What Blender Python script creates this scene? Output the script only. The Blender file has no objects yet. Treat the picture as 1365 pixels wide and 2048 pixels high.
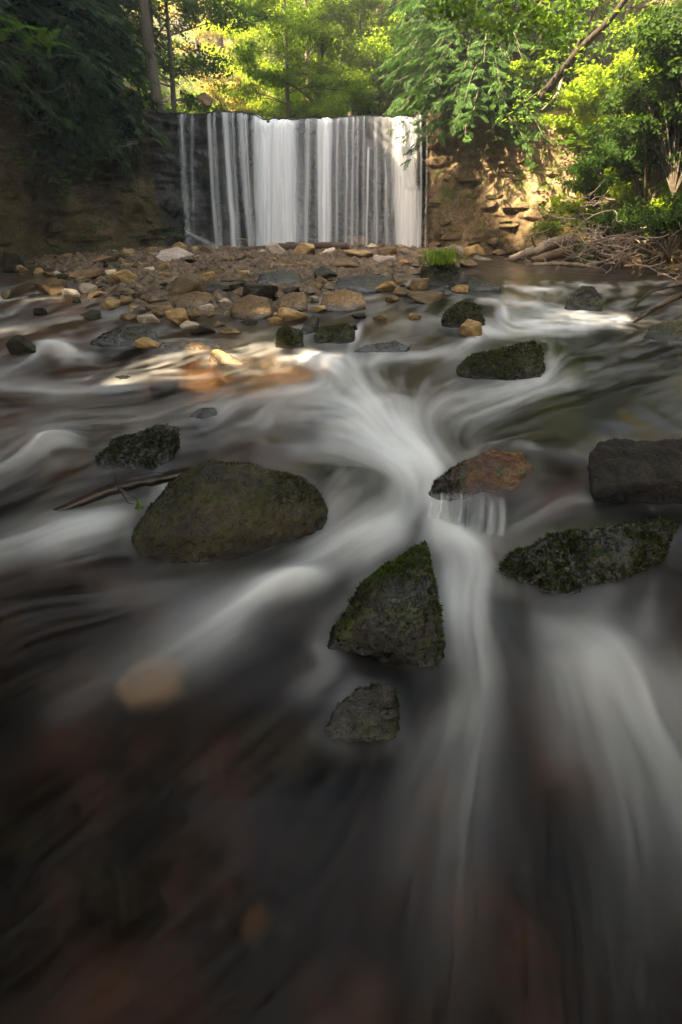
import bpy, bmesh, math, random
import numpy as np
from mathutils import Vector, Matrix, Euler
from mathutils.bvhtree import BVHTree

random.seed(7)
RNG = np.random.default_rng(11)
SC = bpy.context.scene
COL = SC.collection

# ------------------------------------------------------------------ camera
FPX, CX, CY, W0, H0 = 1000.0, 682.5, 804.0, 1365, 2048      # photograph pixels
PITCH = math.radians(20.0)
CAMZ = 0.85
cam_d = bpy.data.cameras.new('camera')
cam = bpy.data.objects.new('camera', cam_d); COL.objects.link(cam)
cam.location = (0, 0, CAMZ)
cam.rotation_euler = (math.radians(90) - PITCH, 0, 0)
cam_d.sensor_fit = 'VERTICAL'; cam_d.sensor_height = 36.0
cam_d.lens = FPX / H0 * 36.0
cam_d.shift_y = -(H0 / 2 - CY) / H0
cam_d.clip_start = 0.02; cam_d.clip_end = 900
SC.camera = cam

# ------------------------------------------------------------------ world, sun, exposure
SUN_TO = Vector((-0.64, -0.32, 0.70)).normalized()            # towards the sun
EL = math.asin(SUN_TO.z); AZ = math.atan2(SUN_TO.x, SUN_TO.y)
w = bpy.data.worlds.new('World'); SC.world = w; w.use_nodes = True
nt = w.node_tree; nt.nodes.clear()
sky = nt.nodes.new('ShaderNodeTexSky'); sky.sky_type = 'NISHITA'; sky.sun_disc = False
sky.sun_elevation = EL; sky.sun_rotation = AZ; sky.dust_density = 2.0; sky.ozone_density = 0.6
tint = nt.nodes.new('ShaderNodeMix'); tint.data_type = 'RGBA'; tint.blend_type = 'MULTIPLY'
tint.inputs[0].default_value = 1.0; tint.inputs[7].default_value = (1.0, 0.87, 0.71, 1)   # daylight filtered by the wood around
bg = nt.nodes.new('ShaderNodeBackground'); bg.inputs[1].default_value = 0.13
wo = nt.nodes.new('ShaderNodeOutputWorld')
nt.links.new(sky.outputs[0], tint.inputs[6]); nt.links.new(tint.outputs[2], bg.inputs[0]); nt.links.new(bg.outputs[0], wo.inputs[0])
sun_d = bpy.data.lights.new('sun', 'SUN'); sun_d.energy = 5.0; sun_d.angle = math.radians(0.6); sun_d.color = (1.0, 0.83, 0.57)
sun = bpy.data.objects.new('sun', sun_d); COL.objects.link(sun)
sun.rotation_euler = (-SUN_TO).to_track_quat('-Z', 'Y').to_euler()
sun.location = (-20, 5, 25)
VS = SC.view_settings
VS.view_transform = 'Standard'; VS.look = 'None'; VS.gamma = 1.0; VS.use_curve_mapping = False; VS.exposure = 3.72
CY_ = SC.cycles
CY_.max_bounces = 9; CY_.diffuse_bounces = 3; CY_.glossy_bounces = 3; CY_.transmission_bounces = 5
CY_.transparent_max_bounces = 24; CY_.volume_bounces = 0
CY_.use_denoising = True; CY_.sample_clamp_indirect = 6.0
CY_.use_adaptive_sampling = True; CY_.adaptive_threshold = 0.012

# ------------------------------------------------------------------ pixel <-> place
SP, CP = math.sin(PITCH), math.cos(PITCH)
def ray(px, py):
    a, b = (px - CX) / FPX, -(py - CY) / FPX
    return Vector((a, b * SP + CP, b * CP - SP))
def at_y(px, py, Y):                                           # the point of a pixel's ray at distance Y up the stream
    d = ray(px, py); t = Y / d.y
    return Vector((d.x * t, Y, CAMZ + d.z * t))
def proj(X, Y, Z):                                             # where a place stands in the photograph
    Z = Z - CAMZ
    dep = np.maximum(Y * CP - Z * SP, 1e-3)
    return CX + FPX * X / dep, CY - FPX * (Y * SP + Z * CP) / dep
ZK = np.array([[-20, -.50], [0, -.47], [.8, -.455], [1.2, -.42], [1.6, -.37], [2.0, -.31], [2.4, -.26], [3, -.20], [4, -.12], [5.5, -.06], [8, -.01], [10, 0], [300, 0]])
def zb(Y): return np.interp(Y, ZK[:, 0], ZK[:, 1])              # mean water level along the stream
def on_water(px, py, dz=0.0):
    d = ray(px, py); lo, hi = 0.05, 40.0
    for _ in range(50):
        m = (lo + hi) / 2
        if CAMZ + d.z * m > zb(d.y * m) + dz: lo = m
        else: hi = m
    return Vector((d.x * lo, d.y * lo, CAMZ + d.z * lo))
def px_m(px, py, Y):                                           # metres per photograph pixel at that distance
    p = at_y(px, py, Y); return (p.y * CP - (p.z - CAMZ) * SP) / FPX

# ------------------------------------------------------------------ noise
def _h(i, j, k, s):
    n = (i * 374761393 + j * 668265263 + k * 2147483647 + s * 974634581) & 0xFFFFFFFF
    n = ((n ^ (n >> 13)) * 1274126177) & 0xFFFFFFFF
    n = ((n ^ (n >> 16)) * 2246822519) & 0xFFFFFFFF
    return ((n ^ (n >> 15)) & 0xFFFF) / 32767.5 - 1.0
def vn(x, y, z=0.0, s=0):
    x, y, z = np.broadcast_arrays(np.asarray(x, float), np.asarray(y, float), np.asarray(z, float))
    i, j, k = np.floor(x).astype(np.int64), np.floor(y).astype(np.int64), np.floor(z).astype(np.int64)
    u, v, q = x - i, y - j, z - k
    u, v, q = u * u * (3 - 2 * u), v * v * (3 - 2 * v), q * q * (3 - 2 * q)
    r = 0
    for a in (0, 1):
        for b in (0, 1):
            for c in (0, 1):
                r = r + _h(i + a, j + b, k + c, s) * (u if a else 1 - u) * (v if b else 1 - v) * (q if c else 1 - q)
    return r
def fbm(x, y, z=0.0, s=0, o=4):
    r, a = 0, 1.0
    for n in range(o):
        f = 2.0 ** n
        r = r + a * vn(x * f, y * f, np.asarray(z) * f, s + n); a *= 0.5
    return r / 1.9
def sstep(a, b, x):
    t = np.clip((x - a) / (b - a), 0, 1); return t * t * (3 - 2 * t)

# ------------------------------------------------------------------ mesh and object helpers
def mesh(name, verts, faces, attrs=None, smooth=True):
    """faces: one (n,k) array or a list of them"""
    if not isinstance(faces, (list, tuple)): faces = [faces]
    faces = [np.asarray(f, dtype=np.int32) for f in faces if len(f)]
    me = bpy.data.meshes.new(name)
    verts = np.asarray(verts, dtype=np.float32)
    me.vertices.add(len(verts)); me.vertices.foreach_set('co', verts.ravel())
    idx = np.concatenate([f.ravel() for f in faces])
    tot = np.concatenate([np.full(len(f), f.shape[1], np.int32) for f in faces])
    st = np.concatenate([[0], np.cumsum(tot)[:-1]]).astype(np.int32)
    me.loops.add(len(idx)); me.loops.foreach_set('vertex_index', idx)
    me.polygons.add(len(tot)); me.polygons.foreach_set('loop_start', st); me.polygons.foreach_set('loop_total', tot)
    me.polygons.foreach_set('use_smooth', np.full(len(tot), smooth, bool))
    for k, v in (attrs or {}).items():
        a = me.attributes.new(k, 'FLOAT', 'POINT'); a.data.foreach_set('value', np.asarray(v, np.float32))
    me.update(calc_edges=True)
    return me
def obj(name, me, mat=None, parent=None, loc=None):
    o = bpy.data.objects.new(name, me); COL.objects.link(o)
    if mat is not None and me is not None and not me.materials: me.materials.append(mat)
    if parent is not None: o.parent = parent
    if loc is not None: o.location = loc
    return o
def tag(o, label=None, cat=None, group=None, kind=None):
    for k, v in (('label', label), ('category', cat), ('group', group), ('kind', kind)):
        if v: o[k] = v
    return o
def thing(name, label, cat, loc=(0, 0, 0), group=None):
    return tag(obj(name, None, loc=loc), label, cat, group)
def grid_faces(nr, nc):
    a = np.arange(nr * nc).reshape(nr, nc)
    return np.stack([a[:-1, :-1].ravel(), a[:-1, 1:].ravel(), a[1:, 1:].ravel(), a[1:, :-1].ravel()], 1)
def bvh_of(me): return BVHTree.FromPolygons([v.co[:] for v in me.vertices], [p.vertices[:] for p in me.polygons])
def catmull(P, n):
    P = np.asarray(P, float); m = len(P)
    t = np.linspace(0, m - 1 - 1e-6, n); i = t.astype(int); f = (t - i)[:, None]
    g = lambda k: P[np.clip(k, 0, m - 1)]
    p0, p1, p2, p3 = g(i - 1), g(i), g(i + 1), g(i + 2)
    return 0.5 * (2 * p1 + (p2 - p0) * f + (2 * p0 - 5 * p1 + 4 * p2 - p3) * f ** 2 + (3 * p1 - p0 - 3 * p2 + p3) * f ** 3)
def tubes(specs, sides=6):
    """specs: list of (points (n,3), radii (n)); -> verts, quads"""
    V, F, off = [], [], 0
    ang = np.linspace(0, 2 * np.pi, sides, endpoint=False)
    for pts, rad in specs:
        pts = np.asarray(pts, float); rad = np.broadcast_to(np.asarray(rad, float), (len(pts),))
        T = np.gradient(pts, axis=0); T /= np.linalg.norm(T, axis=1, keepdims=True) + 1e-9
        ref = np.array([0, 0, 1.0]) if abs(T[:, 2].mean()) < .8 else np.array([1.0, 0, 0])
        A = np.cross(T, ref); A /= np.linalg.norm(A, axis=1, keepdims=True) + 1e-9
        B = np.cross(T, A)
        ring = pts[:, None] + rad[:, None, None] * (np.cos(ang)[None, :, None] * A[:, None] + np.sin(ang)[None, :, None] * B[:, None])
        V.append(ring.reshape(-1, 3)); n = len(pts)
        a = np.arange(n * sides).reshape(n, sides) + off
        F.append(np.stack([a[:-1].ravel(), np.roll(a[:-1], -1, 1).ravel(), np.roll(a[1:], -1, 1).ravel(), a[1:].ravel()], 1))
        off += n * sides
    return np.concatenate(V), np.concatenate(F)

# ------------------------------------------------------------------ materials
class NT:
    def __init__(s, name):
        s.m = bpy.data.materials.new(name); s.m.use_nodes = True; s.t = s.m.node_tree; s.t.nodes.clear()
        s.out = s.n('ShaderNodeOutputMaterial')
    def n(s, typ, **kw):
        nd = s.t.nodes.new(typ)
        for k, v in kw.items(): setattr(nd, k, v)
        return nd
    def put(s, sock, v):
        if hasattr(v, 'is_output'): s.t.links.new(v, sock)
        elif v is not None:
            if hasattr(sock.default_value, '__len__') and isinstance(v, (tuple, list)) and len(v) == 3 and len(sock.default_value) == 4: v = (*v, 1)
            sock.default_value = v
    def coord(s, which='Object'): return s.n('ShaderNodeTexCoord').outputs[which]
    def pos(s): return s.n('ShaderNodeNewGeometry').outputs['Position']
    def noise(s, scale, detail=4, rough=.55, vec=None, dist=0.0, stretch=None):
        nd = s.n('ShaderNodeTexNoise'); nd.inputs['Scale'].default_value = scale; nd.inputs['Detail'].default_value = detail
        nd.inputs['Roughness'].default_value = rough; nd.inputs['Distortion'].default_value = dist
        v = vec if vec is not None else s.coord()
        if stretch:
            mp = s.n('ShaderNodeMapping'); s.put(mp.inputs[0], v); mp.inputs['Scale'].default_value = stretch; v = mp.outputs[0]
        s.put(nd.inputs['Vector'], v); return nd.outputs[0]
    def ramp(s, fac, stops):
        r = s.n('ShaderNodeValToRGB'); s.put(r.inputs[0], fac); e = r.color_ramp.elements
        while len(e) < len(stops): e.new(.5)
        for el, (p, c) in zip(e, stops): el.position = p; el.color = (*c, 1) if len(c) == 3 else c
        return r.outputs[0]
    def rng(s, v, a, b, c=0., d=1.):
        r = s.n('ShaderNodeMapRange', interpolation_type='SMOOTHSTEP'); s.put(r.inputs[0], v)
        for i, q in enumerate((a, b, c, d)): r.inputs[i + 1].default_value = q
        return r.outputs[0]
    def math(s, op, a, b=None):
        m = s.n('ShaderNodeMath', operation=op); s.put(m.inputs[0], a)
        if b is not None: s.put(m.inputs[1], b)
        return m.outputs[0]
    def mix(s, fac, a, b, mode='MIX'):
        m = s.n('ShaderNodeMix', data_type='RGBA', blend_type=mode); s.put(m.inputs[0], fac); s.put(m.inputs[6], a); s.put(m.inputs[7], b); return m.outputs[2]
    def attr(s, name): return s.n('ShaderNodeAttribute', attribute_name=name).outputs['Fac']
    def rand(s): return s.n('ShaderNodeObjectInfo').outputs['Random']
    def up(s):
        sp = s.n('ShaderNodeSeparateXYZ'); s.put(sp.inputs[0], s.n('ShaderNodeNewGeometry').outputs['Normal']); return sp.outputs[2]
    def bump(s, h, strength=.4, dist=.02):
        b = s.n('ShaderNodeBump'); b.inputs['Strength'].default_value = strength; b.inputs['Distance'].default_value = dist; s.put(b.inputs['Height'], h); return b.outputs[0]
    def bsdf(s, color, rough=.8, spec=.4, normal=None):
        b = s.n('ShaderNodeBsdfPrincipled'); s.put(b.inputs['Base Color'], color); s.put(b.inputs['Roughness'], rough)
        s.put(b.inputs['Specular IOR Level'], spec)
        if normal is not None: s.put(b.inputs['Normal'], normal)
        return b.outputs[0]
    def shmix(s, fac, a, b):
        m = s.n('ShaderNodeMixShader'); s.put(m.inputs[0], fac); s.put(m.inputs[1], a); s.put(m.inputs[2], b); return m.outputs[0]
    def done(s, sh): s.put(s.out.inputs[0], sh); return s.m

def rock_mat(name, dark, mid, light, moss=0.0, mosscol=(.05, .075, .012), rough=.75, wet=0.0, scale=3.0, vary=.3, bump=.5, streak=None):
    k = NT(name); P = k.coord()
    big = k.noise(scale, 5, .6, P); fine = k.noise(scale * 9, 6, .7, P); mid_n = k.noise(scale * 3.3, 4, .6, P, dist=.6)
    c = k.ramp(big, [(.28, dark), (.5, mid), (.72, light)])
    c = k.mix(.75, c, k.ramp(fine, [(.3, (.35, .33, .32)), (.5, (1, 1, 1)), (.72, (1.5, 1.45, 1.35))]), 'MULTIPLY')
    spk = k.noise(scale * 26, 3, .6, P); c = k.mix(.8, c, k.ramp(spk, [(.32, (.25, .25, .25)), (.48, (.95, .95, .95)), (.6, (1.15, 1.12, 1.05)), (.72, (2.0, 1.9, 1.7))]), 'MULTIPLY')
    if vary:
        v = k.rng(k.rand(), 0, 1, 1 - vary, 1 + vary)
        c = k.mix(1.0, c, k.n('ShaderNodeCombineColor').outputs[0], 'MULTIPLY') if False else k.mix(1.0, c, k.ramp(k.rand(), [(0, (1 - vary, 1 - vary, 1 - vary * .8)), (.5, (1, .97, .9)), (1, (1 + vary, 1 + vary * .9, 1 + vary * .75))]), 'MULTIPLY')
    if moss:
        f = k.math('MULTIPLY', k.rng(k.up(), -.25, .65), k.rng(k.math('ADD', mid_n, k.math('MULTIPLY', fine, .3)), .78 - moss * .4, .95 - moss * .4))
        mc = k.mix(k.rng(fine, .35, .65), tuple(q * .45 for q in mosscol), mosscol)
        c = k.mix(f, c, mc)
    r = k.rng(fine, .35, .7, max(rough - wet - .1, .12), rough)
    wa = k.attr('wet'); c = k.mix(wa, c, k.mix(1.0, c, (.34, .33, .32), 'MULTIPLY')); r = k.math('MULTIPLY', r, k.rng(wa, 0, 1, 1, .38))
    h = k.math('ADD', k.math('MULTIPLY', fine, .6), mid_n)
    return k.done(k.bsdf(c, r, k.math('ADD', k.math('MULTIPLY', wa, .35), .10 + .2 * wet), k.bump(h, bump, .05)))

def leaf_mat(name, c0, c1, t0, t1, trans=.45):
    k = NT(name); v = k.attr('var')
    rnd = k.rand()
    col = k.mix(v, c0, c1); tc = k.mix(v, t0, t1)
    sh = k.ramp(rnd, [(0, (.75, .8, .8)), (1, (1.25, 1.12, 1.0))])
    col = k.mix(1.0, col, sh, 'MULTIPLY'); tc = k.mix(1.0, tc, sh, 'MULTIPLY')
    d = k.bsdf(col, .6, .12)
    t = k.n('ShaderNodeBsdfTranslucent'); k.put(t.inputs[0], tc)
    return k.done(k.shmix(trans, d, t.outputs[0]))
def bark_mat(name, a, b, scale=6):
    k = NT(name); n1 = k.noise(scale, 5, .65, stretch=(1, 1, .12)); n2 = k.noise(scale * 4, 4, .6, stretch=(1, 1, .3))
    c = k.ramp(n1, [(.3, a), (.7, b)])
    return k.done(k.bsdf(c, .85, .2, k.bump(k.math('ADD', n1, n2), .7, .03)))

M = {}
M['tan_rock'] = rock_mat('tan_rock', (.11, .070, .030), (.29, .19, .090), (.48, .335, .175), moss=.10, mosscol=(.10, .085, .025), rough=.8, vary=.35)
M['pale_rock'] = rock_mat('pale_rock', (.30, .235, .18), (.46, .37, .29), (.58, .49, .40), rough=.8, vary=.15)
M['brown_rock'] = rock_mat('brown_rock', (.042, .027, .014), (.135, .086, .044), (.26, .172, .092), moss=.28, mosscol=(.085, .08, .02), rough=.7, wet=.2, vary=.3)
M['dark_rock'] = rock_mat('dark_rock', (.010, .0075, .0055), (.026, .020, .0145), (.06, .046, .033), moss=.35, mosscol=(.05, .06, .012), rough=.6, wet=.3, vary=.2)
M['boulder'] = rock_mat('boulder', (.020, .016, .010), (.052, .042, .027), (.105, .084, .054), moss=.34, mosscol=(.075, .072, .018), rough=.6, wet=.25, scale=4.5, vary=.05, bump=.8)
M['mossy_rock'] = rock_mat('mossy_rock', (.022, .017, .011), (.05, .038, .025), (.10, .075, .05), moss=.55, mosscol=(.04, .05, .010), rough=.5, wet=.35, scale=5, vary=.05, bump=.9)
M['grey_block'] = rock_mat('grey_block', (.014, .012, .0105), (.030, .025, .022), (.05, .043, .037), moss=.05, rough=.75, wet=.0, scale=5, vary=.0, bump=.7)
M['orange_rock'] = rock_mat('orange_rock', (.014, .008, .004), (.085, .034, .009), (.19, .082, .022), moss=.3, mosscol=(.05, .06, .012), rough=.45, wet=.35, scale=3.2, vary=0)
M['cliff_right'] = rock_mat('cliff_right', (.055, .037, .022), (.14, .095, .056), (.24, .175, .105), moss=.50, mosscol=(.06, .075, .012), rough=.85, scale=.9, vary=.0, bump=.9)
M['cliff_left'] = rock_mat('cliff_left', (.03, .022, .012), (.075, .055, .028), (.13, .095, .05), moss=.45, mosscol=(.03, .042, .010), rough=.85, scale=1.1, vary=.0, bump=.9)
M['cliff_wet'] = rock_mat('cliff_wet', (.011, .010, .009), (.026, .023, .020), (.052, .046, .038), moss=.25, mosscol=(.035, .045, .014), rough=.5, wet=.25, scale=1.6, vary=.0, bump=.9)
M['soil'] = rock_mat('soil', (.07, .04, .022), (.16, .095, .05), (.26, .17, .095), moss=.35, mosscol=(.07, .085, .014), rough=.9, scale=1.2, vary=0, bump=.8)
M['forest_floor'] = rock_mat('forest_floor', (.03, .028, .012), (.07, .06, .025), (.12, .10, .04), moss=.5, mosscol=(.06, .09, .015), rough=.9, scale=.6, vary=0)
M['bed'] = rock_mat('bed', (.004, .003, .003), (.014, .009, .007), (.060, .032, .021), moss=.12, mosscol=(.03, .03, .01), rough=.8, scale=3.4, vary=0, bump=.3)
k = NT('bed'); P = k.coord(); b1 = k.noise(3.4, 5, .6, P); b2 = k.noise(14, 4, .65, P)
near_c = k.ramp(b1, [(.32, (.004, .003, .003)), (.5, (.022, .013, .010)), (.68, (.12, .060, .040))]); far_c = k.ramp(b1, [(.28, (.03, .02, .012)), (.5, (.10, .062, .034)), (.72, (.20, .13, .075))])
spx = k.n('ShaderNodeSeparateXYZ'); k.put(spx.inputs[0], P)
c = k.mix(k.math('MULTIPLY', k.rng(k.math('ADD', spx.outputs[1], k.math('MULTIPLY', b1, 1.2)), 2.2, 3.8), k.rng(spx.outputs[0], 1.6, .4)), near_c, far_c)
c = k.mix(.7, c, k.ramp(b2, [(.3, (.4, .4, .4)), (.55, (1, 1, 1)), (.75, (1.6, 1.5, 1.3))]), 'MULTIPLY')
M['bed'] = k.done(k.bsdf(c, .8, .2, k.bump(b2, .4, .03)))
M['pebble'] = rock_mat('pebble', (.035, .024, .015), (.11, .075, .046), (.27, .19, .12), rough=.7, wet=.2, scale=9, vary=0)
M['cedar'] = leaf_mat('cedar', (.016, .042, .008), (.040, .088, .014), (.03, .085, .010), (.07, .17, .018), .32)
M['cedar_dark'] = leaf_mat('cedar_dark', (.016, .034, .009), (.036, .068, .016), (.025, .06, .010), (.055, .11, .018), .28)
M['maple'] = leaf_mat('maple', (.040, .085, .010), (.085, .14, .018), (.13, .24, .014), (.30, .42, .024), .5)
M['shade_tone_leaf'] = leaf_mat('shade_tone_leaf', (.018, .04, .008), (.035, .068, .012), (.04, .09, .008), (.09, .16, .012), .42)  # darker maple copy, shade put into the leaf colour
M['sun_tone_leaf'] = leaf_mat('sun_tone_leaf', (.08, .14, .012), (.14, .18, .02), (.32, .48, .02), (.46, .58, .03), .58)  # brighter maple copy, sunlight put into the leaf colour
M['haze_glow_leaf'] = leaf_mat('haze_glow_leaf', (.26, .25, .06), (.45, .33, .11), (.42, .40, .07), (.6, .48, .13), .42)  # leaf colour carries the golden glow of sunlit haze
M['fern'] = leaf_mat('fern', (.025, .06, .010), (.05, .10, .016), (.06, .13, .012), (.12, .22, .02), .4)
M['moss'] = leaf_mat('moss', (.010, .012, .004), (.045, .055, .010), (.02, .025, .005), (.07, .09, .015), .25)
M['green_moss'] = leaf_mat('green_moss', (.02, .035, .006), (.075, .12, .014), (.04, .07, .01), (.10, .17, .02), .3)
M['bark'] = bark_mat('bark', (.05, .04, .028), (.15, .12, .085))
M['dark_bark'] = bark_mat('dark_bark', (.018, .013, .009), (.05, .036, .024))
M['driftwood'] = bark_mat('driftwood', (.07, .052, .037), (.20, .16, .12), 5)
M['brown_wood'] = bark_mat('brown_wood', (.035, .023, .015), (.11, .072, .046), 5)
M['dead_twig'] = bark_mat('dead_twig', (.13, .10, .078), (.34, .27, .21), 8)
k = NT('wet_stick'); n = k.noise(9, 5, .6, stretch=(.3, 1, 1)); M['wet_stick'] = k.done(k.bsdf(k.ramp(n, [(.35, (.008, .005, .004)), (.6, (.035, .016, .012)), (.8, (.07, .025, .016))]), .4, .35, k.bump(n, .6, .02)))

# stream water: clear rippled water over the bed, white where it is full of air
k = NT('stream_water')
foam = k.attr('foam'); green = k.attr('green')
ripple = k.noise(5, 3, .5, k.coord(), stretch=(1.6, .5, 1))
nrm = k.bump(ripple, .15, .03)
rf = k.n('ShaderNodeBsdfRefraction'); rf.inputs['Roughness'].default_value = .34; rf.inputs['IOR'].default_value = 1.2
k.put(rf.inputs['Color'], k.mix(green, (.70, .62, .52), (.36, .50, .20))); k.put(rf.inputs['Normal'], nrm)
gl = k.n('ShaderNodeBsdfGlossy'); gl.inputs['Roughness'].default_value = .22; k.put(gl.inputs['Normal'], nrm)
fr = k.n('ShaderNodeFresnel'); fr.inputs['IOR'].default_value = 1.18; k.put(fr.inputs['Normal'], nrm)
tp_ = k.n('ShaderNodeBsdfTransparent'); k.put(tp_.inputs[0], k.mix(green, (.74, .64, .52), (.40, .54, .22)))
class _c: outputs = [k.shmix(k.math('MULTIPLY', fr.outputs[0], .75), k.shmix(.36, rf.outputs[0], tp_.outputs[0]), gl.outputs[0])]
cl = _c
fo = k.n('ShaderNodeBsdfDiffuse'); fo.inputs[0].default_value = (.80, .79, .77, 1)
M['water'] = k.done(k.shmix(foam, cl.outputs[0], fo.outputs[0]))
# falling water
k = NT('falling_water')
fo = k.n('ShaderNodeBsdfDiffuse'); fo.inputs[0].default_value = (.86, .86, .86, 1)
tl = k.n('ShaderNodeBsdfTranslucent'); tl.inputs[0].default_value = (.86, .86, .86, 1)
tr = k.n('ShaderNodeBsdfTransparent')
M['falls'] = k.done(k.shmix(k.attr('foam'), tr.outputs[0], k.shmix(.25, fo.outputs[0], tl.outputs[0])))

# ================================================================== SETTING: gorge walls, plateau, bed, water
CTRL = np.array([  # x, y, top, bank weight
 (-8.6, -8, 4.0, .3), (-8.1, -2, 4.0, .2), (-7.8, 4, 3.8, .1), (-7.4, 8, 3.5, .05), (-6.9, 10.8, 3.4, 0), (-5.9, 12.8, 3.4, 0), (-4.9, 14.0, 3.45, 0),
 (-4.1, 14.5, 3.42, 0), (-2.5, 14.75, 3.42, 0), (-.5, 14.85, 3.4, 0), (1.2, 14.7, 3.42, 0), (2.2, 14.4, 3.42, 0), (3.2, 13.9, 3.3, 0), (4.2, 13.2, 3.2, .05),
 (5.0, 12.2, 3.4, .4), (5.6, 11.0, 3.9, .8), (6.1, 9.4, 4.4, 1), (6.6, 7, 4.6, 1), (7.0, 3.5, 4.6, 1), (7.4, -2, 4.6, 1), (8, -8, 4.6, 1)])
NS = 720
G = catmull(CTRL, NS)
T2 = np.gradient(G[:, :2], axis=0); T2 /= np.linalg.norm(T2, axis=1, keepdims=True)
for _ in range(12): T2[1:-1] = (T2[:-2] + T2[1:-1] * 2 + T2[2:]) / 4
T2 /= np.linalg.norm(T2, axis=1, keepdims=True)
OUT = np.stack([-T2[:, 1], T2[:, 0]], 1)
ARC = np.concatenate([[0], np.cumsum(np.linalg.norm(np.diff(G[:, :2], axis=0), axis=1))])
falls_w = sstep(-4.6, -4.0, G[:, 0]) * (1 - sstep(2.15, 2.6, G[:, 0])) * (G[:, 1] > 12)
NT_ = 110
def crest(X): return 3.42 + np.interp(X, [-4.6, -4.0, -3.2, -2.3, -2.05, -1.0, -.5, .5, 1.2, 1.85, 2.3], [.04, .03, .10, .06, -.05, -.04, .01, .05, .03, -.02, -.02]) + .025 * vn(np.asarray(X) * 5, 0, 0, 77) + .012 * vn(np.asarray(X) * 17, 0, 0, 78)
G[:, 2] = G[:, 2] * (1 - falls_w) + falls_w * crest(G[:, 0])
lipw = falls_w * (.10 * vn(G[:, 0] * 2.2, 0, 0, 15) + .05 * vn(G[:, 0] * 7, 0, 0, 16))
G[:, 0] += OUT[:, 0] * lipw; G[:, 1] += OUT[:, 1] * lipw
tt = np.linspace(0, 1, NT_)
top = G[:, 2][:, None]; bk = G[:, 3][:, None]; t = tt[None, :]
Zw = -.45 + (top + .45) * t
Rw = (1 - bk) * (.18 * t) + bk * (.1 + 3.3 * t ** 1.25)
a_ = ARC[:, None] + 0 * t
wob = vn(a_ * .6, Zw * .9, 0, 3) * .28 + vn(a_ * 2.3, Zw * 1.5, 0, 4) * .06
lay = (Zw + wob) / .17 + vn(0 * a_, (Zw + wob) * 2.2, 0, 11) * .8
li = np.floor(lay)
step = vn(a_ * 1.7, li * 7.3, 0, 21) * .16 + vn(a_ * 5.2, li * 3.1, 0, 22) * .06
frac = lay - li
crack = -np.exp(-((frac - .04) / .07) ** 2) * .07 * (vn(a_ * 2.3, li * 5.7, 0, 9) > -.2)
rough_ = fbm(a_ * .9, Zw * .9, 0, 5) * .38 + fbm(a_ * 6, Zw * 6, 0, 6) * .05
smoothb = fbm(a_ * 1.2, Zw * 1.4, 0, 8) * .45 + fbm(a_ * 5, Zw * 5, 0, 7) * .12
fw = falls_w[:, None]
lm = .25 + .75 * sstep(-.35, .35, fbm(a_ * .8, Zw * .8, 0, 13))
vfr = -np.exp(-(vn(a_ * 2.6, li * 2.7, 0, 17) / .10) ** 2) * .05
disp = (1 - bk) * ((step + crack + vfr) * lm * (1 - .55 * fw) * (1 - .45 * sstep(2.2, 2.8, G[:, 0])[:, None]) + rough_) + bk * smoothb
disp = disp * np.clip(1.05 - np.maximum(t - .9, 0) * 4, 0, 1)
Rw = Rw - disp
# a shallow hollow behind the falling water, soil lip over the right wall
Rw = Rw + fw * .30 * np.sin(np.pi * np.clip(t, 0, 1)) * .8
WX = G[:, 0][:, None] + OUT[:, 0][:, None] * Rw
WY = G[:, 1][:, None] + OUT[:, 1][:, None] * Rw
WV = np.stack([WX, WY, Zw], 2)
def seg(i0, i1, name, mat, kind='structure'):
    sub = WV[i0:i1 + 1]
    f = grid_faces(sub.shape[0], NT_)[:, ::-1]
    return tag(obj(name, mesh(name, sub.reshape(-1, 3), f), M[mat]), kind=kind)
ix = lambda cond: int(np.argmax(cond))
iL = ix((G[:, 0] > -4.75) & (G[:, 1] > 12)); iR = ix((G[:, 0] > 2.15)); iB = ix((G[:, 3] > .38) & (G[:, 0] > 0))
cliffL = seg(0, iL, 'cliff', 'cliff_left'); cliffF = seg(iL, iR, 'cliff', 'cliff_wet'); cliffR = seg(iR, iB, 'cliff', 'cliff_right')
bankR = seg(iB, NS - 1, 'bank', 'soil')

# plateau and wooded hillside above the walls
DD = np.concatenate([np.linspace(0, 3, 16), np.geomspace(3.4, 95, 44)])
d = DD[None, :]
chan = falls_w.copy()
for _ in range(30): chan[1:-1] = (chan[:-2] + 2 * chan[1:-1] + chan[2:]) / 4
chan = chan[:, None]
lift = (1 - chan) * (.22 * np.minimum(d, 3) + .48 * np.maximum(d - 3, 0)) + chan * (.50 * np.maximum(d - 9, 0))
lift = np.minimum(lift, 30 + .05 * d)
PX = WX[:, -1][:, None] + OUT[:, 0][:, None] * d; PY = WY[:, -1][:, None] + OUT[:, 1][:, None] * d
PZ = Zw[:, -1][:, None] + lift + fbm(PX * .25, PY * .25, 0, 31) * np.minimum(d, 4) * .16 * (1 - .8 * chan) - chan * np.minimum(d, .4) * .25
pl = obj('hillside', mesh('hillside', np.stack([PX, PY, PZ], 2).reshape(-1, 3), grid_faces(NS, len(DD))[:, ::-1]), M['forest_floor']); tag(pl, kind='structure')
BV_HILL = bvh_of(pl.data); BV_BANK = bvh_of(bankR.data); BV_CL = bvh_of(cliffL.data); BV_CR = bvh_of(cliffR.data)
def ground_z(x, y):
    best = None
    for b in (BV_HILL, BV_BANK):
        h = b.ray_cast(Vector((x, y, 80)), Vector((0, 0, -1)))
        if h[0] is not None and (best is None or h[0].z > best): best = h[0].z
    return best if best is not None else 0.0
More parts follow.
